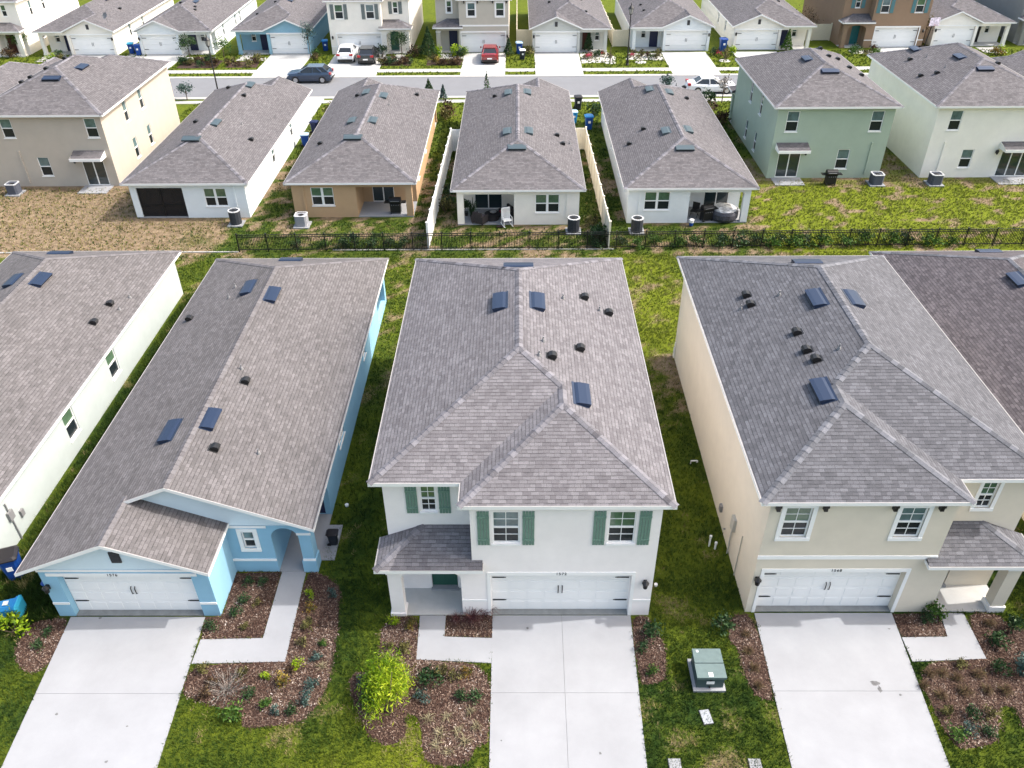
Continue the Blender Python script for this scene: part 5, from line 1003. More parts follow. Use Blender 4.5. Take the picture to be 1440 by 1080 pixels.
# ================================================================== VEHICLES
def car(label, x, y, rz_, paint, kind, plate=True):
    t = thing('parked_car', label, 'car', (x, y, 0), rz_, 'parked cars'); suv = kind != 'sedan'
    if suv: ST = [(2.28, .42, .72, .62), (2.2, .3, .88, .8), (1.95, .24, .96, .88), (1.5, .22, 1.02, .93), (.95, .22, 1.08, .94), (0, .22, 1.08, .94), (-1.4, .22, 1.12, .94), (-2.0, .24, 1.12, .92), (-2.22, .32, 1.05, .86), (-2.27, .42, .8, .8)]; GB = [(1.05, .86, 1.04), (-2.08, .8, 1.06)]; GT = [(.1, .64, 1.54), (-1.45, .62, 1.52)]; rt = 1.58; wr = .36; wx = 1.36
    else: ST = [(2.35, .4, .62, .6), (2.25, .28, .72, .8), (1.9, .22, .8, .88), (1.3, .2, .88, .91), (.8, .2, .92, .91), (-.8, .2, .94, .91), (-1.6, .2, .98, .9), (-2.1, .24, .97, .86), (-2.32, .34, .9, .78), (-2.38, .45, .65, .72)]; GB = [(.95, .82, .9), (-1.75, .8, .96)]; GT = [(.1, .6, 1.36), (-1.05, .6, 1.36)]; rt = 1.4; wr = .33; wx = 1.4
    def ring(s_): X, zb, zt, w_ = s_; h = zt-zb; return [(X, -w_*.9, zb), (X, -w_, zb+h*.3), (X, -w_*.99, zb+h*.7), (X, -w_*.9, zb+h*.95), (X, -w_*.55, zt+.02), (X, w_*.55, zt+.02), (X, w_*.9, zb+h*.95), (X, w_*.99, zb+h*.7), (X, w_, zb+h*.3), (X, w_*.9, zb)]
    b = MB(); Rg = [ring(s_) for s_ in ST]
    for A, B in zip(Rg, Rg[1:]):
        for k in range(10): b.face([A[k], A[(k+1) % 10], B[(k+1) % 10], B[k]][::-1])
    b.face(Rg[0]); b.face(Rg[-1][::-1]); bx = [(GB[0][0], GB[0][1]), (GB[1][0], GB[1][1])]
    # roof skin and pillars
    r0, r1 = GT; b.box(r1[0]-.05, r0[0]+.02, -r0[1]-.03, r0[1]+.03, rt-.07, rt)
    for sy in (-1, 1):
        for g, tt in zip(GB, GT): b.tube([(g[0], sy*g[1], g[2]-.02), (tt[0], sy*(tt[1]+.01), rt-.05)], .045, 6)
        mx_ = (GB[0][0]+GB[1][0])/2+.1; b.tube([(mx_, sy*.85, 1.0 if suv else .88), (mx_-.05, sy*.67, rt-.05)], .04, 6)
    if suv:
        for sy in (-1, 1): b.tube([(GB[1][0]+.75, sy*.84, 1.1), (GT[1][0]+.6, sy*.67, rt-.05)], .07, 6)
    o = b.build('body', paint, t, smooth=False)
    g = MB(); B_2 = [(GB[0][0], -GB[0][1], GB[0][2]-.05), (GB[0][0], GB[0][1], GB[0][2]-.05), (GB[1][0], GB[1][1], GB[1][2]-.05), (GB[1][0], -GB[1][1], GB[1][2]-.05)]; T2 = [(r0[0], -r0[1], rt-.06), (r0[0], r0[1], rt-.06), (r1[0], r1[1], rt-.06), (r1[0], -r1[1], rt-.06)]
    for nm, i in (('windscreen', 0), ('side_window', 1), ('rear_window', 2), ('side_window', 3)): q = MB(); j = (i+1) % 4; q.face([B_2[i], B_2[j], T2[j], T2[i]]); q.build(nm, mat('car_glass', (.01, .012, .014), .08, spec=.8), t)
    for sx in (-1, 1):
        for sy in (-1, 1):
            q = MB(); q.tube([(sx*wx, sy*.74, wr), (sx*wx, sy*.955, wr)], wr, 18); wh = q.build('wheel', BLACK, t); q = MB(); q.tube([(sx*wx, sy*.95, wr), (sx*wx, sy*.965, wr)], wr*.62, 10); q.build('rim', mat('alloy', (.5, .5, .52), .3, metal=.8), wh)
    RED = mat('tail_lamp', (.35, .01, .012), .25, spec=.6); HEAD = mat('head_lamp', (.7, .72, .75), .12, spec=.8); zl = .78 if suv else .7
    for sy in (-1, 1):
        q = MB(); q.box(2.05, 2.24, sy*.5, sy*.82, zl-.08, zl+.06); q.build('headlight', HEAD, t); q = MB(); q.box(-2.29 if suv else -2.385, -2.1, sy*.52, sy*.87, zl+.08, zl+.28); q.build('tail_light', RED, t)
        q = MB(); q.box(.72, .9, sy*.95, sy*1.12, 1.02 if suv else .92, 1.18 if suv else 1.06); q.build('side_mirror', paint, t)
    q = MB(); q.box(-2.32 if suv else -2.42, -2.2, -.8, .8, .34, .52); q.box(2.2, 2.33 if suv else 2.4, -.72, .72, .32, .5); q.build('bumper', BLACK if suv else paint, t)
    q = MB(); q.box(-2.34 if suv else -2.43, -2.3, -.26, .26, .6, .72); q.build('number_plate', WHITE, t)
def paint(n, c): return mat('car_paint_'+n, c, .22, spec=.6, coat=.8)
car('dark blue estate-like SUV parked along the far kerb of the street', -21.2, 86.0, math.pi, paint('navy', (.018, .035, .07)), 'suv')
car('white SUV left of the dark one on the driveway across the street', -18.75, 94.6, math.pi/2, paint('white', (.75, .76, .78)), 'suv')
car('near black SUV right of the white one on the driveway across the street', -16.4, 93.9, math.pi/2, paint('black', (.012, .013, .017)), 'suv')
car('red SUV on the driveway of the greige house across the street', -3.0, 94.0, math.pi/2, paint('red', (.2, .006, .012)), 'suv')
car('white saloon parked on the near side of the street, beside the green house', 18.9, 81.75, 0, paint('white', (.75, .76, .78)), 'sedan')

# ================================================================== PLANTS
LEAF_D = tonemat('leaf_dark', [(0, (.01, .028, .012)), (.5, (.025, .06, .02)), (1, (.06, .11, .04))], .5, .2)
LEAF_G = tonemat('leaf_green', [(0, (.02, .055, .012)), (.5, (.05, .115, .02)), (1, (.12, .2, .035))], .5, .25)
LEAF_Y = tonemat('leaf_lime', [(0, (.06, .13, .008)), (.45, (.21, .33, .012)), (1, (.42, .5, .03))], .5, .35)
LEAF_O = tonemat('leaf_olive', [(0, (.03, .03, .012)), (.5, (.10, .095, .03)), (1, (.24, .22, .08))], .6, .2)
LEAF_C = tonemat('leaf_croton', [(0, (.04, .05, .01)), (.4, (.12, .10, .02)), (.75, (.22, .11, .02)), (1, (.34, .26, .06))], .5, .2)
LEAF_B = tonemat('leaf_brown', [(0, (.03, .017, .012)), (.5, (.075, .045, .025)), (1, (.17, .12, .06))], .7, .15)
LEAF_P = tonemat('blade_purple', [(0, (.025, .008, .012)), (.6, (.09, .03, .035)), (1, (.22, .13, .12))], .6, .15)
LEAF_S = tonemat('blade_straw', [(0, (.07, .06, .035)), (.5, (.2, .17, .1)), (1, (.36, .32, .2))], .7, .2)
LEAF_K = tonemat('leaf_blue_green', [(0, (.015, .035, .03)), (.5, (.045, .085, .075)), (1, (.11, .17, .15))], .5, .2)
TWIG = tonemat('twig_grey', [(0, (.14, .125, .115)), (.6, (.3, .275, .25)), (1, (.46, .43, .4))], .8)
FLOW = tonemat('petal_red', [(0, (.05, .09, .02)), (.55, (.07, .12, .03)), (.6, (.5, .02, .06)), (1, (.6, .1, .2))], .5, .2)
def leafcloud(name, m, n, ctr, rad, size, parent=None, clumps=9, seed=0, up=.35, hollow=.35, elong=1.6):
    r = np.random.default_rng(seed); d = r.normal(size=(clumps, 3)); d /= np.linalg.norm(d, axis=1)[:, None]; d[:, 2] = np.abs(d[:, 2])*.9-.25*(r.random(clumps) < .35)
    cc = d*(hollow+(.95-hollow)*r.random((clumps, 1))**.6); cs_ = .24+.2*r.random(clumps); k = r.integers(0, clumps, n); p = cc[k]+r.normal(size=(n, 3))*cs_[k][:, None]*.8
    p = p*np.array(rad)+np.array(ctr); p[:, 2] = np.maximum(p[:, 2], .02); a = r.normal(size=(n, 3)); a[:, 2] += up; a /= np.linalg.norm(a, axis=1)[:, None]; b_ = np.cross(a, r.normal(size=(n, 3))); b_ /= np.linalg.norm(b_, axis=1)[:, None]
    s_ = size*(.6+.8*r.random(n))[:, None]; v = np.stack([p-a*s_*elong*.5, p+b_*s_*.42, p+a*s_*elong*.5, p-b_*s_*.42], 1); tn = np.clip(.5+.28*r.normal(size=clumps)[k]+.17*r.normal(size=n), 0, 1)
    return npmesh(name, v.reshape(-1, 3), np.arange(4*n).reshape(-1, 4), m, {'tone': np.repeat(tn, 4)}, parent)
def tuft(name, m, n, r_, h, wd, seed=0, arch=.55, parent=None):
    """arching blades from one crown, each of three segments"""
    r = np.random.default_rng(seed); V, F, T = [], [], []
    for i in range(n):
        a = r.random()*6.283; L = r_*(.5+.6*r.random()); hh = h*(.5+.6*r.random()); ca, sa = math.cos(a), math.sin(a); bx, by = r.normal(0, .06*r_/.4, 2); w0 = wd*(.7+.6*r.random()); t = float(np.clip(r.normal(.5, .22), 0, 1)); i0 = len(V)
        for k, (u, z) in enumerate(((0, 0), (.25, .62), (.62, 1.0), (1, .72-arch*r.random()))):
            w_ = w0*(1-.85*u); V += [(bx+ca*L*u-sa*w_, by+sa*L*u+ca*w_, max(.015, hh*z)), (bx+ca*L*u+sa*w_, by+sa*L*u-ca*w_, max(.015, hh*z))]; T += [t, t]
        for k in range(3): F.append((i0+2*k, i0+2*k+1, i0+2*k+3, i0+2*k+2))
    return npmesh(name, np.array(V), np.array(F), m, {'tone': np.array(T)}, parent)
PROTO = {}
def proto(kind, var):
    """first plant of a kind; later ones copy it"""
    sd_ = hash(kind) % 97 if False else sum(map(ord, kind))+31*var
    root = bpy.data.objects.new('shrub', None); COL.objects.link(root)
    if kind in ('dark', 'green', 'lime', 'olive', 'croton', 'brown', 'blue', 'red'):
        m = dict(dark=LEAF_D, green=LEAF_G, lime=LEAF_Y, olive=LEAF_O, croton=LEAF_C, brown=LEAF_B, blue=LEAF_K, red=FLOW)[kind]
        leafcloud('foliage', m, 260, (0, 0, .2), (.3, .3, .3), .06, root, 8, sd_); b = MB(); r = random.Random(sd_)
        for i in range(7): a = r.random()*6.28; L = r.uniform(.12, .26); b.tube([(0, 0, -.02), (L*.4*math.cos(a), L*.4*math.sin(a), .14), (L*math.cos(a), L*math.sin(a), r.uniform(.22, .38))], [.012, .009, .004], 4)
        b.build('stems', BARK, root); nm = 'shrub'
    elif kind in ('clump', 'purple', 'straw'):
        m = dict(clump=LEAF_B, purple=LEAF_P, straw=LEAF_S)[kind]; n, r_, h, w_ = dict(clump=(120, .34, .3, .008), purple=(110, .6, .55, .01), straw=(30, .26, .16, .011))[kind]
        tuft('blades', m, n, r_, h, w_, sd_, parent=root); nm = 'grass_clump'
        if kind == 'clump': tuft('dead_blades', LEAF_O, 30, .3, .22, .008, sd_+1, parent=root)
    elif kind == 'bare':
        r = np.random.default_rng(sd_); V, F, T = [], [], []
        for i in range(330):
            a = r.random()*6.283; el = r.uniform(.15, 1.3); L0, L1 = sorted(r.random(2)*.95); d_ = np.array([math.cos(a)*math.cos(el), math.sin(a)*math.cos(el), math.sin(el)*.85]); p, q = d_*L0*.85, d_*(L0+.18+.1*r.random())+r.normal(0, .05, 3); s_ = np.cross(d_, r.normal(size=3)); s_ = s_/np.linalg.norm(s_)*.0042; i0 = len(V); V += [p-s_, p+s_, q+s_*.4, q-s_*.4]; T += [float(np.clip(.35+.5*L0+r.normal(0, .12), 0, 1))]*4; F.append((i0, i0+1, i0+2, i0+3))
        V = np.array(V); V[:, 2] = np.maximum(V[:, 2], .01); npmesh('twigs', V, np.array(F), TWIG, {'tone': np.array(T)}, root); leafcloud('foliage', LEAF_K, 110, (0, 0, .2), (.6, .6, .35), .035, root, 12, sd_); nm = 'bare_shrub'
    root.name = nm; PROTO[(kind, var)] = root; return root
_cnt = {}
def plant(kind, x, y, sc, label, group, z=.0):
    i = _cnt.get(kind, 0); _cnt[kind] = i+1; var = i % 3; rz_ = random.random()*6.28; s_ = sc if isinstance(sc, tuple) else (sc, sc, sc*random.uniform(.85, 1.15))
    if (kind, var) not in PROTO: o = proto(kind, var); o.location = (x, y, z); o.rotation_euler = (0, 0, rz_); o.scale = s_
    else: o = dup(PROTO[(kind, var)], (x, y, z), rz_, None, s_)
    tag(o, label, {'clump': 'grass clump', 'purple': 'grass clump', 'straw': 'grass clump'}.get(kind, 'shrub'), group); return o
ORD = ['first', 'second', 'third', 'fourth', 'fifth', 'sixth', 'seventh', 'eighth', 'ninth', 'tenth', 'eleventh', 'twelfth', 'thirteenth', 'fourteenth', 'fifteenth', 'sixteenth', 'seventeenth', 'eighteenth']
KN = dict(dark='dark green shrub', green='green shrub', lime='lime yellow shrub', olive='olive shrub', croton='orange and yellow croton', brown='brown shrub', blue='blue green shrub', clump='dark brown grass clump', purple='purple fountain grass', straw='straw coloured spider plant', bare='leafless grey shrub', red='red flowering shrub')
def bed(items, where, group):
    """items: (kind, px, py, scale); ordered away from the house so that a label can count them"""
    tot = {}
    for it in items: tot[it[0]] = tot.get(it[0], 0)+1
    c = {}
    for k, x, y, sc in sorted(items, key=lambda t: (t[0], t[2])):
        i = c.get(k, 0); c[k] = i+1; q = px(x, y)
        lab = (KN[k]+' '+where) if tot[k] == 1 else (KN[k]+', '+ORD[i]+' from the house, '+where); plant(k, q[0], q[1], sc*.9, lab, group)
bed([('dark', 350, 822, .75), ('dark', 372, 823, .7), ('dark', 344, 845, .8), ('dark', 333, 864, .85), ('olive', 362, 850, .6), ('dark', 299, 884, .85), ('olive', 345, 884, .6)], 'between blue garage and path', 'shrubs in the blue house bed')
bed([('lime', 435, 840, .7), ('croton', 438, 858, .7), ('olive', 436, 880, .9), ('blue', 468, 837, .7), ('green', 455, 906, .6), ('olive', 425, 907, .7), ('lime', 421, 936, .75), ('blue', 447, 928, .8), ('straw', 453, 938, 1.1), ('croton', 396, 962, .95), ('lime', 373, 954, .7), ('olive', 345, 949, .7), ('dark', 350, 977, .8), ('green', 374, 993, .75), ('blue', 388, 1001, .65), ('dark', 410, 1001, .75), ('blue', 430, 985, .85), ('blue', 438, 967, .8), ('olive', 284, 945, .8), ('brown', 289, 979, .8), ('bare', 320, 972, 1.05), ('green', 326, 1010, 1.25), ('brown', 300, 962, .8), ('brown', 410, 945, .7)], 'in the curved bed of the blue house', 'shrubs in the curved bed')
bed([('dark', 70, 892, .7), ('dark', 53, 910, .7), ('lime', 22, 890, 1.9)], 'left of the blue house driveway', 'shrubs left of the blue driveway')
bed([('lime', 551, 877, .8), ('croton', 578, 882, .8), ('olive', 568, 915, .9), ('olive', 548, 912, .6), ('dark', 606, 958, 1.5), ('blue', 594, 983, .9), ('olive', 623, 950, 1.0), ('olive', 640, 953, .8), ('croton', 657, 948, .7), ('dark', 647, 983, .8), ('dark', 668, 985, .8), ('straw', 602, 1012, 1.2), ('straw', 627, 1009, 1.1), ('straw', 661, 1003, 1.1), ('straw', 669, 1022, 1.2), ('straw', 619, 1033, 1.3), ('straw', 643, 1030, 1.2), ('straw', 655, 1044, 1.3), ('straw', 612, 1050, 1.2), ('straw', 630, 1058, 1.0), ('blue', 512, 960, .8)], 'in the white house bed', 'shrubs in the white house bed')
bed([('purple', 664, 872, .85), ('purple', 684, 863, .9), ('purple', 643, 872, .6)], 'by the arched porch pier', 'fountain grasses by the porch')
bed([('dark', 917, 893, 1.35), ('dark', 905, 915, .8), ('green', 915, 945, .8)], 'right of the white house driveway', 'shrubs right of the white driveway')
bed([('clump', 1049, 893, .75), ('clump', 1051, 917, .8), ('clump', 1060, 941, .8), ('clump', 1066, 966, .8), ('dark', 1016, 887, 1.3)], 'left of the beige house driveway', 'clumps left of the beige driveway')
bed([('green', 1312, 866, 1.3), ('dark', 1300, 872, .9)], 'by the beige porch step', 'shrubs by the beige porch')
bed([('clump', 1391, 879, .9), ('dark', 1404, 907, 1.2), ('dark', 1420, 884, 1.2), ('clump', 1376, 950, 1.0), ('olive', 1349, 936, .8), ('clump', 1324, 948, .9), ('clump', 1356, 974, 1.1), ('clump', 1387, 972, .9), ('clump', 1413, 973, 1.0), ('clump', 1322, 979, .9), ('olive', 1333, 1005, .8), ('dark', 1367, 1008, .9), ('olive', 1389, 1007, .8), ('green', 1342, 1036, 1.0), ('blue', 1362, 1030, .8), ('dark', 1391, 1031, .8), ('blue', 1432, 945, 1.6), ('dark', 1405, 945, 1.1), ('clump', 1307, 949, .9), ('clump', 1299, 966, .8), ('clump', 1345, 955, .8)], 'right of the beige house driveway', 'plants right of the beige driveway')

# the bright lime young tree in the grass by the white house
t = thing('young_tree', 'bright lime green feathery young tree in a mulch ring left of the white house path', 'tree', (*px(548, 1003), 0)); b = MB()
for i, (dx, dy, h) in enumerate(((-.35, .9, 1.3), (.15, .5, 1.5), (.05, 1.0, 1.1), (-.6, .25, .7), (.3, .15, .9))): b.tube([(0, 0, -.05), (dx*.35, dy*.35, h*.5), (dx, dy, h)], [.035, .025, .008], 6)
b.build('trunk', BARK, t)
leafcloud('crown', LEAF_Y, 7600, (-.1, .6, .62), (.66, 1.02, .6), .03, t, 30, 77, .3, .2, 5.0)
leafcloud('lower_foliage', LEAF_G, 500, (-.62, .1, .35), (.32, .35, .35), .06, t, 9, 78, .5, .2, 2.0)

# street trees and saplings
def tree(label, x, y, h, r_, kind='oak', seed=1, m=LEAF_D, n=900, name='street_tree'):
    t = thing(name, label, 'tree', (x, y, 0), 0, 'young trees along the street'); b = MB(); rr = random.Random(seed); b.tube([(0, 0, -.05), (.03, .02, h*.45), (0, .03, h*.92)], [.05, .04, .012], 7)
    for i in range(9):
        z = h*(.35+.055*i); a = rr.random()*6.28; L = r_*rr.uniform(.5, .95)*(1 if kind == 'oak' else 1.15-i/9); b.tube([(0, 0, z), (L*.5*math.cos(a), L*.5*math.sin(a), z+.15), (L*math.cos(a), L*math.sin(a), z+.3)], [.02, .014, .005], 5)
    b.build('trunk', BARK, t)
    if kind == 'cone':
        r = np.random.default_rng(seed); u = r.random(n)**.7; z = h*(.12+.88*(1-u)); rad = r_*u*(.55+.5*r.random(n)); a = r.random(n)*6.283; p = np.stack([rad*np.cos(a), rad*np.sin(a), z], 1); d = r.normal(size=(n, 3)); d[:, 2] += .4; d /= np.linalg.norm(d, axis=1)[:, None]; s_ = np.cross(d, r.normal(size=(n, 3))); s_ /= np.linalg.norm(s_, axis=1)[:, None]; q = .1*(.6+.8*r.random(n))[:, None]
        npmesh('crown', np.stack([p-d*q, p+s_*q*.5, p+d*q, p-s_*q*.5], 1).reshape(-1, 3), np.arange(4*n).reshape(-1, 4), m, {'tone': np.repeat(np.clip(r.normal(.5, .25, n), 0, 1), 4)}, t)
    elif kind != 'bare': leafcloud('crown', m, n, (0, 0, h*.66), (r_, r_, h*.36), .1, t, 14, seed, .2, .3)
    return t
def tr(lab, x, ybase, xt, yt, Y, r_, **k): X = px(x, ybase)[0]; q = px(xt, yt, 2.0); h = max(1.5, topz(xt, yt, Y)); d = CF*FPX+CR*(xt-720)-CU*(yt-540); return tree(lab, d.x*Y/d.y, Y, h, r_*.75, **k)
tr('young tree with thin leaves in front of the tan two-storey house', 264, 150, 258, 118, 79.8, .8, seed=3, m=LEAF_K, n=520)
tr('dark young conifer showing over the light brown house roof', 602, 140, 602, 111, 79.8, 1.0, kind='cone', seed=4, n=620)
tr('slim young tree on the verge between the brown and cream houses', 624, 150, 623, 127, 79.3, .55, kind='cone', seed=5, n=300, m=LEAF_K)
tr('slender sparse conifer left of the cream back row house roof', 684, 128, 684, 100, 79.8, .65, kind='cone', seed=6, n=200)
tr('small round grey green tree behind the pale grey back row house', 939, 128, 939, 103, 79.8, .9, seed=8, m=LEAF_K, n=600)
tr('sparse grey tree between the white saloon and the green house', 1018, 150, 1020, 108, 78.0, 1.0, seed=9, m=TWIG, n=420)
for lab, x, y, h, r_, k, m, n in (('dark cone shaped tree beside the greige house corner, across the street', -9.9, 95.2, 3.2, 1.1, 'cone', LEAF_D, 1400), ('dark bushy shrub tree hiding the arched porch, across the street', -12.9, 95.1, 2.6, .9, 'oak', LEAF_D, 800), ('narrow dark conifer by the brown front door', 8.0, 96.9, 2.4, .6, 'cone', LEAF_D, 800), ('small dark tree in front of the blue bin, across the street', -1.0, 95.4, 2.0, .6, 'cone', LEAF_D, 600), ('slim silver leaved tree at the pale blue garage corner', -23.2, 95.4, 3.6, .8, 'oak', LEAF_K, 600), ('dense green tree beside the dark screened porch', -36.6, 95.0, 2.6, .9, 'oak', LEAF_D, 900), ('leafy young tree on the lawn between the white and pale blue houses', -32.3, 93.6, 2.6, .9, 'oak', LEAF_G, 600), ('yellow green young tree beside the cream house at the far left', -56.2, 97.0, 2.6, 1.0, 'oak', LEAF_G, 500), ('round green tree between garage and window behind the green house', 30.3, 96.6, 2.4, .7, 'cone', LEAF_G, 700), ('bare branched sapling in the left white gravel ring', *px(858, 88), 1.8, .5, 'bare', LEAF_O, 0), ('green sapling in the middle white gravel ring', *px(901, 87), 1.3, .35, 'oak', LEAF_O, 160), ('green sapling in the right white gravel ring', *px(1019, 85), 1.3, .35, 'oak', LEAF_O, 160), ('brown leafless tree behind the white garage by the brown house', 33.8, 101.8, 3.6, 1.2, 'oak', LEAF_B, 380), ('green young tree against the yellow flank by the basketball hoop', 46.6, 99.2, 3.4, .6, 'oak', LEAF_O, 420)): tree(lab, x, y, h, r_, k, int(abs(x*7))+2, m, n)
def far(items, where, group):
    c = {}; tot = {}
    for it in items: tot[it[0]] = tot.get(it[0], 0)+1
    for k, x, y, sc in sorted(items, key=lambda t: (t[0], t[1])):
        i = c.get(k, 0); c[k] = i+1; plant(k, x, y, sc, (KN[k]+' '+where) if tot[k] == 1 else (KN[k]+', '+ORD[i]+' from the left, '+where), group)
rr = random.Random(12)
def fill(kinds, x0, x1, y0, y1, n, lo, hi): return [(rr.choice(kinds), x0+(x1-x0)*(i+.5+rr.uniform(-.3, .3))/n, rr.uniform(y0, y1), rr.uniform(lo, hi)) for i in range(n)]
far(fill(['brown', 'olive', 'brown', 'dark'], -36.8, -32.8, 91.3, 94, 13, 1.2, 2.1), 'in the bed of the screened porch house', 'bed plants across the street')
far(fill(['straw', 'olive', 'brown', 'straw'], -31.5, -28.4, 91.4, 93.4, 11, 1.2, 1.9), 'in the bed of the pale blue house', 'bed plants across the street')
far(fill(['brown', 'olive', 'brown', 'dark'], -14.9, -11.7, 91.8, 93.2, 11, 1.1, 1.8), 'in the bed of the grey shuttered house', 'bed plants across the street')
far(fill(['croton', 'olive', 'straw', 'brown'], -9.8, -6.2, 91.8, 93.6, 11, 1.2, 1.9), 'in the bed of the greige house', 'bed plants across the street')
far([('lime', -8.9, 95.4, 2.4), ('lime', -6.8, 95.6, 2.2), ('dark', -6.3, 95.5, 2.0), ('lime', -5.9, 95.9, 1.6)], 'in front of the navy door', 'bed plants across the street')
far([('dark', -15.1, 95.2, 2.2), ('brown', -11.6, 95.3, 2.4), ('dark', -11.2, 95.8, 1.8)], 'under the grey shuttered facade', 'bed plants across the street')
far(fill(['red', 'dark', 'red', 'olive'], 7.2, 10.6, 92.9, 95.6, 9, .8, 1.4), 'in the gravel before the brown door', 'bed plants across the street')
far(fill(['red', 'dark', 'olive', 'brown'], 12.3, 16, 93.6, 95.8, 8, .8, 1.4), 'in the gravel by the street lamp', 'bed plants across the street')
far([('olive', 1.4, 95.6, 2.0), ('dark', 21.9, 95.2, 1.6), ('red', 22.4, 94.9, 1.2), ('olive', 22.9, 93.8, 1.3), ('lime', 24.0, 95.6, 1.9), ('green', -22.6, 95.3, 1.9), ('brown', -22.3, 94.0, 1.5)], 'at a garage corner across the street', 'bed plants across the street')
far([('dark', -51.2, 95.2, 2.0), ('lime', -51.6, 94.0, 1.8), ('olive', -50.9, 94.2, 1.7), ('brown', -57.2, 95.8, 2.6)], 'before the house with the roof dish', 'bed plants across the street')
far([('dark', 38.2, 96.3, 1.9), ('green', 37.2, 94.9, 1.7), ('green', 39.6, 94.8, 1.7), ('olive', 38.6, 94.7, 1.5), ('brown', 39.9, 96.2, 1.8)], 'in front of the teal door', 'bed plants across the street')
far([('croton', 52.9, 94.6, 2.2), ('lime', 53.8, 94.9, 1.8)], 'before the house with two porch posts', 'bed plants across the street')
far([('brown', -6.3, 74.6, 2.6), ('olive', -6.5, 73.6, 2.0), ('brown', 17.2, 75.0, 3.0), ('olive', 16.6, 73.4, 2.4), ('brown', 17.8, 71.8, 2.6), ('dark', 17.6, 77.0, 2.8), ('olive', -17.0, 74.5, 2.4), ('dark', 6.9, 74.4, 2.4)], 'between back row houses', 'shrubs between the back row houses')
# weeds along the metal fence
far([('dark', x, 48.15+rr.uniform(-.2, .4), (s_*1.0, s_*.8, s_*.75)) for x, s_ in ((-14.5, 1.2), (-11.4, 1.7), (-10.6, 1.9), (-9.6, 1.6), (-8.4, 1.5), (-7.4, 1.6), (5.2, 1.5), (6.8, 1.6), (13.2, 1.9), (14.3, 2.0), (15.6, 1.7), (17.0, 1.6), (18.6, 1.8), (25.2, 1.9))], 'at the foot of the metal fence', 'weeds along the metal fence')
far([('green', x, 48.2+rr.uniform(-.25, .5), (s_*1.1, s_*.85, s_*.8)) for x, s_ in ((-12.6, 1.2), (7.8, 1.5), (9.0, 1.4), (10.4, 1.7), (11.6, 1.7), (16.4, 1.9), (17.9, 2.1), (19.6, 2.0), (21.2, 1.9), (22.6, 2.2), (24.2, 2.0), (26.6, 2.1), (28, 1.5))], 'at the foot of the metal fence', 'weeds along the metal fence')
far([('olive', -5.1, 53.6, 1.8), ('dark', -4.9, 54.8, 1.6), ('dark', -5.0, 56.6, 1.5), ('olive', 5.1, 51.2, 1.6), ('dark', 5.2, 49.3, 2.0), ('dark', 5.3, 48.6, 2.2)], 'inside the vinyl fenced yard', 'shrubs in the fenced yard')

# ================================================================== LANAI FURNITURE AND THE REST
WICK = mat('wicker_dark', (.035, .03, .033), .8, noise=.3, nscale=30, bump=.4); CUSH = mat('cushion_grey', (.1, .085, .1), .9); REDC = mat('cushion_red', (.2, .012, .03), .85); POT = mat('pot_dark', (.02, .02, .022), .5)
def armchair(label, x, y, rz_, fr_=WICK, cu=CUSH):
    t = thing('armchair', label, 'chair', (x, y, .07), rz_, 'lanai furniture'); b = MB(); b.box(-.36, .36, -.36, .36, .1, .36); b.build('seat_frame', fr_, t); b = MB(); b.box(-.36, .36, .24, .38, .36, .85); b.build('backrest', fr_, t)
    for sx in (-1, 1): b = MB(); b.box(sx*.36, sx*.46, -.36, .38, .1, .6); b.build('armrest', fr_, t)
    b = MB(); b.box(-.34, .34, -.36, .22, .37, .5); b.build('cushion', cu, t)
    for sx in (-1, 1):
        for sy in (-1, 1): b = MB(); b.box(sx*.38-.03, sx*.38+.03, sy*.32-.03, sy*.32+.03, 0, .1); b.build('leg', fr_, t)
armchair('dark wicker armchair in the middle of the furnished lanai', -2.6, 51.7, R_(150)); armchair('chair with a red cushion in the lanai corner', -.8, 52.5, R_(-60), POT, REDC)
t = thing('rocking_chair', 'white slatted chair at the open edge of the furnished lanai', 'chair', (-.75, 51.3, .07), R_(20), 'lanai furniture'); b = MB()
for i in range(6): b.box(-.26+i*.09, -.2+i*.09, .22, .25, .42, 1.15)
b.box(-.3, .3, .2, .27, 1.12, 1.2); b.build('backrest', WHITE, t); b = MB()
for i in range(5): b.box(-.28, .28, -.28+i*.1, -.2+i*.1, .4, .43)
b.build('seat', WHITE, t)
for sx in (-1, 1): b = MB(); b.tube([(sx*.29, -.25, 0), (sx*.29, -.25, .64), (sx*.29, .24, .64)], .025, 6); b.tube([(sx*.29, .24, 0), (sx*.29, .24, 1.1)], .025, 6); b.tube([(sx*.29, -.45, .06), (sx*.29, -.1, .01), (sx*.29, .45, .06)], .025, 6); b.build('side_frame', WHITE, t)
t = thing('fire_table', 'round dark table between the lanai chairs', 'table', (-1.75, 52.3, .07), 0, 'lanai furniture'); b = MB(); b.lathe((0, 0, 0), [(.45, 0), (.5, .3), (.5, .36)], 16); b.build('base', WICK, t); b = MB(); b.lathe((0, 0, 0), [(.55, .36), (.55, .42), (.2, .42), (0, .42)], 18); b.build('tabletop', POT, t)
b = MB(); b.lathe((-1.7, 52.3, .492), [(.08, 0), (.22, .1), (.24, .12), (.1, .04), (0, .03)], 12); tag(b.build('bowl', mat('bowl_steel', (.4, .4, .42), .3, metal=.6)), 'steel bowl on the round dark lanai table', 'bowl')
b = MB(); b.box(-1.45, -.95, 50.95, 51.25, .071, .085); tag(b.build('doormat', mat('doormat', (.035, .02, .02), .95)), 'dark doormat at the edge of the furnished lanai', 'doormat')
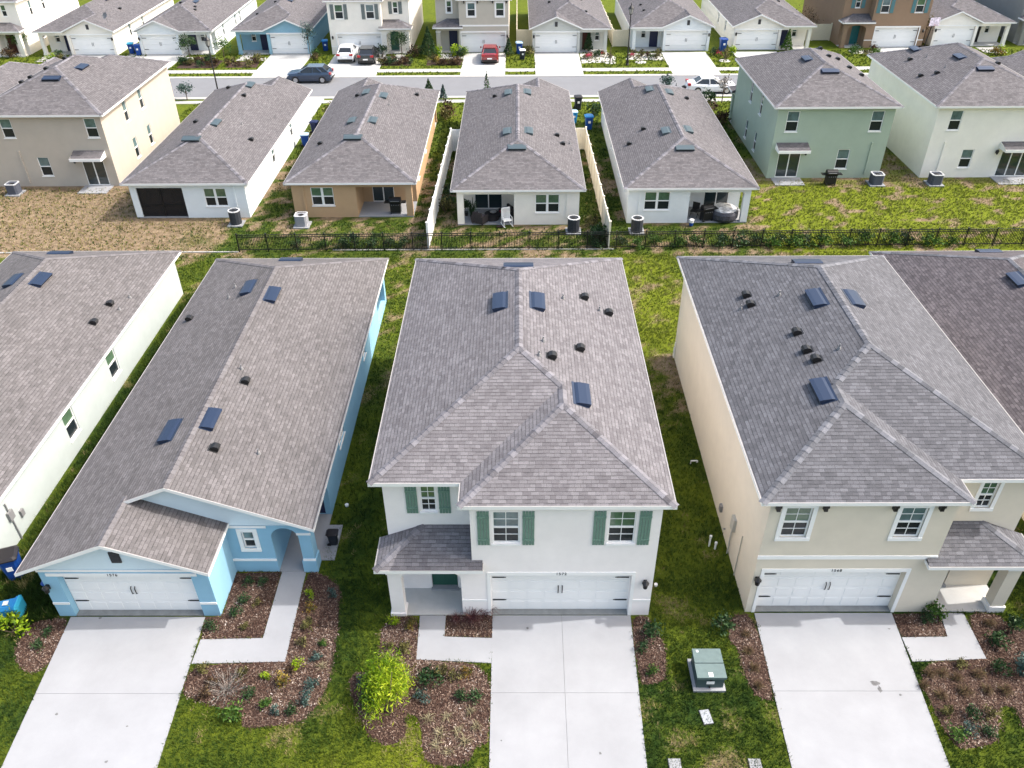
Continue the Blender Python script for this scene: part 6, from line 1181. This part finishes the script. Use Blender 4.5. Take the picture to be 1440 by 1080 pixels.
t = thing('potted_palm', 'potted palm on the left of the furnished lanai', 'plant', (-3.1, 52.2, .07), 0); b = MB(); b.lathe((0, 0, 0), [(.14, 0), (.2, .34), (.18, .34), (0, .3)], 12); b.build('pot', POT, t); tuft('fronds', LEAF_D, 36, .6, 1.1, .035, 5, parent=t).location = (0, 0, .3)
t = thing('potted_plant', 'second potted plant behind the lanai palm', 'plant', (-3.6, 52.9, .07), 0); b = MB(); b.lathe((0, 0, 0), [(.12, 0), (.16, .28), (.15, .28), (0, .25)], 12); b.build('pot', POT, t); leafcloud('foliage', LEAF_D, 220, (0, 0, .6), (.35, .35, .5), .12, t, 7, 9)
def bbq(label, x, y, rz_, z=.07):
    t = thing('barbecue', label, 'barbecue', (x, y, z), rz_, 'barbecues'); b = MB(); b.box(-.36, .36, -.24, .24, .12, .72); b.build('cabinet', BLACK, t)
    b = MB(); b.tube([(-.4, 0, .9), (.4, 0, .9)], .26, 14); b.build('hood', BLACK, t); b = MB(); b.tube([(-.3, -.27, .95), (.3, -.27, .95)], .02, 6); b.build('handle', PIPE, t)
    for sx in (-1, 1): b = MB(); b.box(sx*.42, sx*.75, -.22, .22, .8, .84); b.build('side_shelf', BLACK, t); b = MB(); b.tube([(sx*.32-.03, -.2, .08), (sx*.32+.03, -.2, .08)], .08, 10); b.tube([(sx*.32-.03, .2, .08), (sx*.32+.03, .2, .08)], .08, 10); b.build('wheel', BLACK, t)
    for i in range(4): b = MB(); b.tube([(-.24+.16*i, -.25, .68), (-.24+.16*i, -.29, .68)], .03, 8); b.build('knob', PIPE, t)
bbq('black barbecue on the lanai of the light brown house', -8.55, 53.4, 0); x, y = px(1162, 254); bbq('barbecue standing on the grass against the green house', x, 58.3, 0, 0); bbq('black barbecue in the middle of the cluttered lanai', 12.9, 51.95, R_(20))
t = thing('hot_tub', 'round inflatable tub under a pale patterned cover on the cluttered lanai', 'hot tub', (14.15, 52.35, .07), 0); b = MB(); b.lathe((0, 0, 0), [(.86, 0), (.98, .2), (.98, .5), (.9, .68), (.78, .7)], 28); b.build('tub_wall', mat('tub_vinyl', (.06, .06, .075), .4, noise=.5, nscale=9), t); b = MB(); b.lathe((0, 0, 0), [(.84, .7), (.8, .76), (.3, .8), (0, .8)], 28); b.build('cover', mat('tub_cover', (.55, .55, .58), .6, noise=.8, nscale=3.5), t)
for k in range(8): a = k*.785; b = MB(); b.tube([(.85*math.cos(a), .85*math.sin(a), .72), (.99*math.cos(a), .99*math.sin(a), .45)], .02, 5); b.build('strap', BLACK, t)
t = thing('bucket', 'white and blue bucket at the left edge of the cluttered lanai', 'bucket', (11.75, 51.15, .07), 0); b = MB(); b.lathe((0, 0, 0), [(.13, 0), (.15, .22)], 12); b.build('body', BLUE, t); b = MB(); b.lathe((0, 0, .22), [(.15, 0), (.17, .2), (.1, .24), (0, .25)], 12); b.build('lid', WHITE, t)
t = thing('patio_chair', 'dark folding chair at the back of the cluttered lanai', 'chair', (12.2, 52.6, .07), R_(-30), 'lanai furniture'); b = MB(); b.box(-.25, .25, -.25, .25, .4, .45); b.build('seat', POT, t); b = MB(); b.box(-.25, .25, .22, .26, .45, .95); b.build('backrest', POT, t)
for sx in (-1, 1): b = MB(); b.tube([(sx*.24, -.24, 0), (sx*.24, .22, .45)], .02, 5); b.tube([(sx*.24, .24, 0), (sx*.24, -.2, .45)], .02, 5); b.build('leg', POT, t)
t = thing('basketball_hoop', 'portable basketball hoop with a pale backboard by the brown house garage', 'basketball hoop', (46.4, 97.2, 0), R_(15)); b = MB(); b.tube([(0, .6, 0), (0, .3, 2.4), (0, 0, 3.0)], .06, 8); b.build('post', BLACK, t); b = MB(); b.box(-.65, .65, -.05, 0, 2.5, 3.35); b.box(-.3, .3, -.06, -.05, 2.6, 2.64); b.box(-.3, .3, -.06, -.05, 2.98, 3.02); b.build('backboard', mat('backboard', (.55, .5, .6), .3, noise=.6, nscale=4), t); b = MB(); b.tube([(.23*math.cos(k*.5236), -.3+.23*math.sin(k*.5236), 2.65) for k in range(13)], .012, 5); b.build('rim', REDC, t); b = MB(); b.box(-.4, .4, .2, 1.0, 0, .2); b.build('base', BLACK, t)
# satellite dish on the far left roof
t = thing('satellite_dish', 'grey satellite dish on the roof across the street at far left', 'satellite dish', (-45.9, 97.4, 3.5), R_(-30)); b = MB(); b.lathe((0, 0, 0), [(0, 0), (.2, .03), (.38, .12)], 14); o = b.build('reflector', PIPE, t); o.rotation_euler = (R_(60), 0, 0); o.location = (0, 0, .5); b = MB(); b.tube([(0, .1, -.15), (0, 0, .5)], .03, 6); b.build('mast', PIPE, t); b = MB(); b.tube([(0, 0, .35), (0, -.45, .55)], .015, 5); b.build('feed_arm', PIPE, t)

STAIN = mat('oil_stain', (.12, .12, .125), .8, noise=.3, nscale=12)
def stain(x, y, r, k, seed, z=.034):
    rr_ = random.Random(seed); b = MB(); b.face([(x+r*(.5+.7*rr_.random())*math.cos(a*.524), y+r*(.5+.7*rr_.random())*math.sin(a*.524)*k, z) for a in range(12)]); struct(b.build('oil_stain', STAIN))
for i, (p, r, k) in enumerate(((px(1230, 961), .16, .6), (px(1237, 970), .07, 2.0), (px(1266, 978), .05, 1), (px(742, 884), .05, 1), (px(844, 1060), .05, 1), (px(141, 870), .06, .7), (px(80, 1005), .05, 1), (px(179, 1022), .05, .6), (px(1250, 885), .07, .4), (px(705, 1042), .03, 1), (px(150, 1072), .05, 1))): stain(*p, r, k, i)
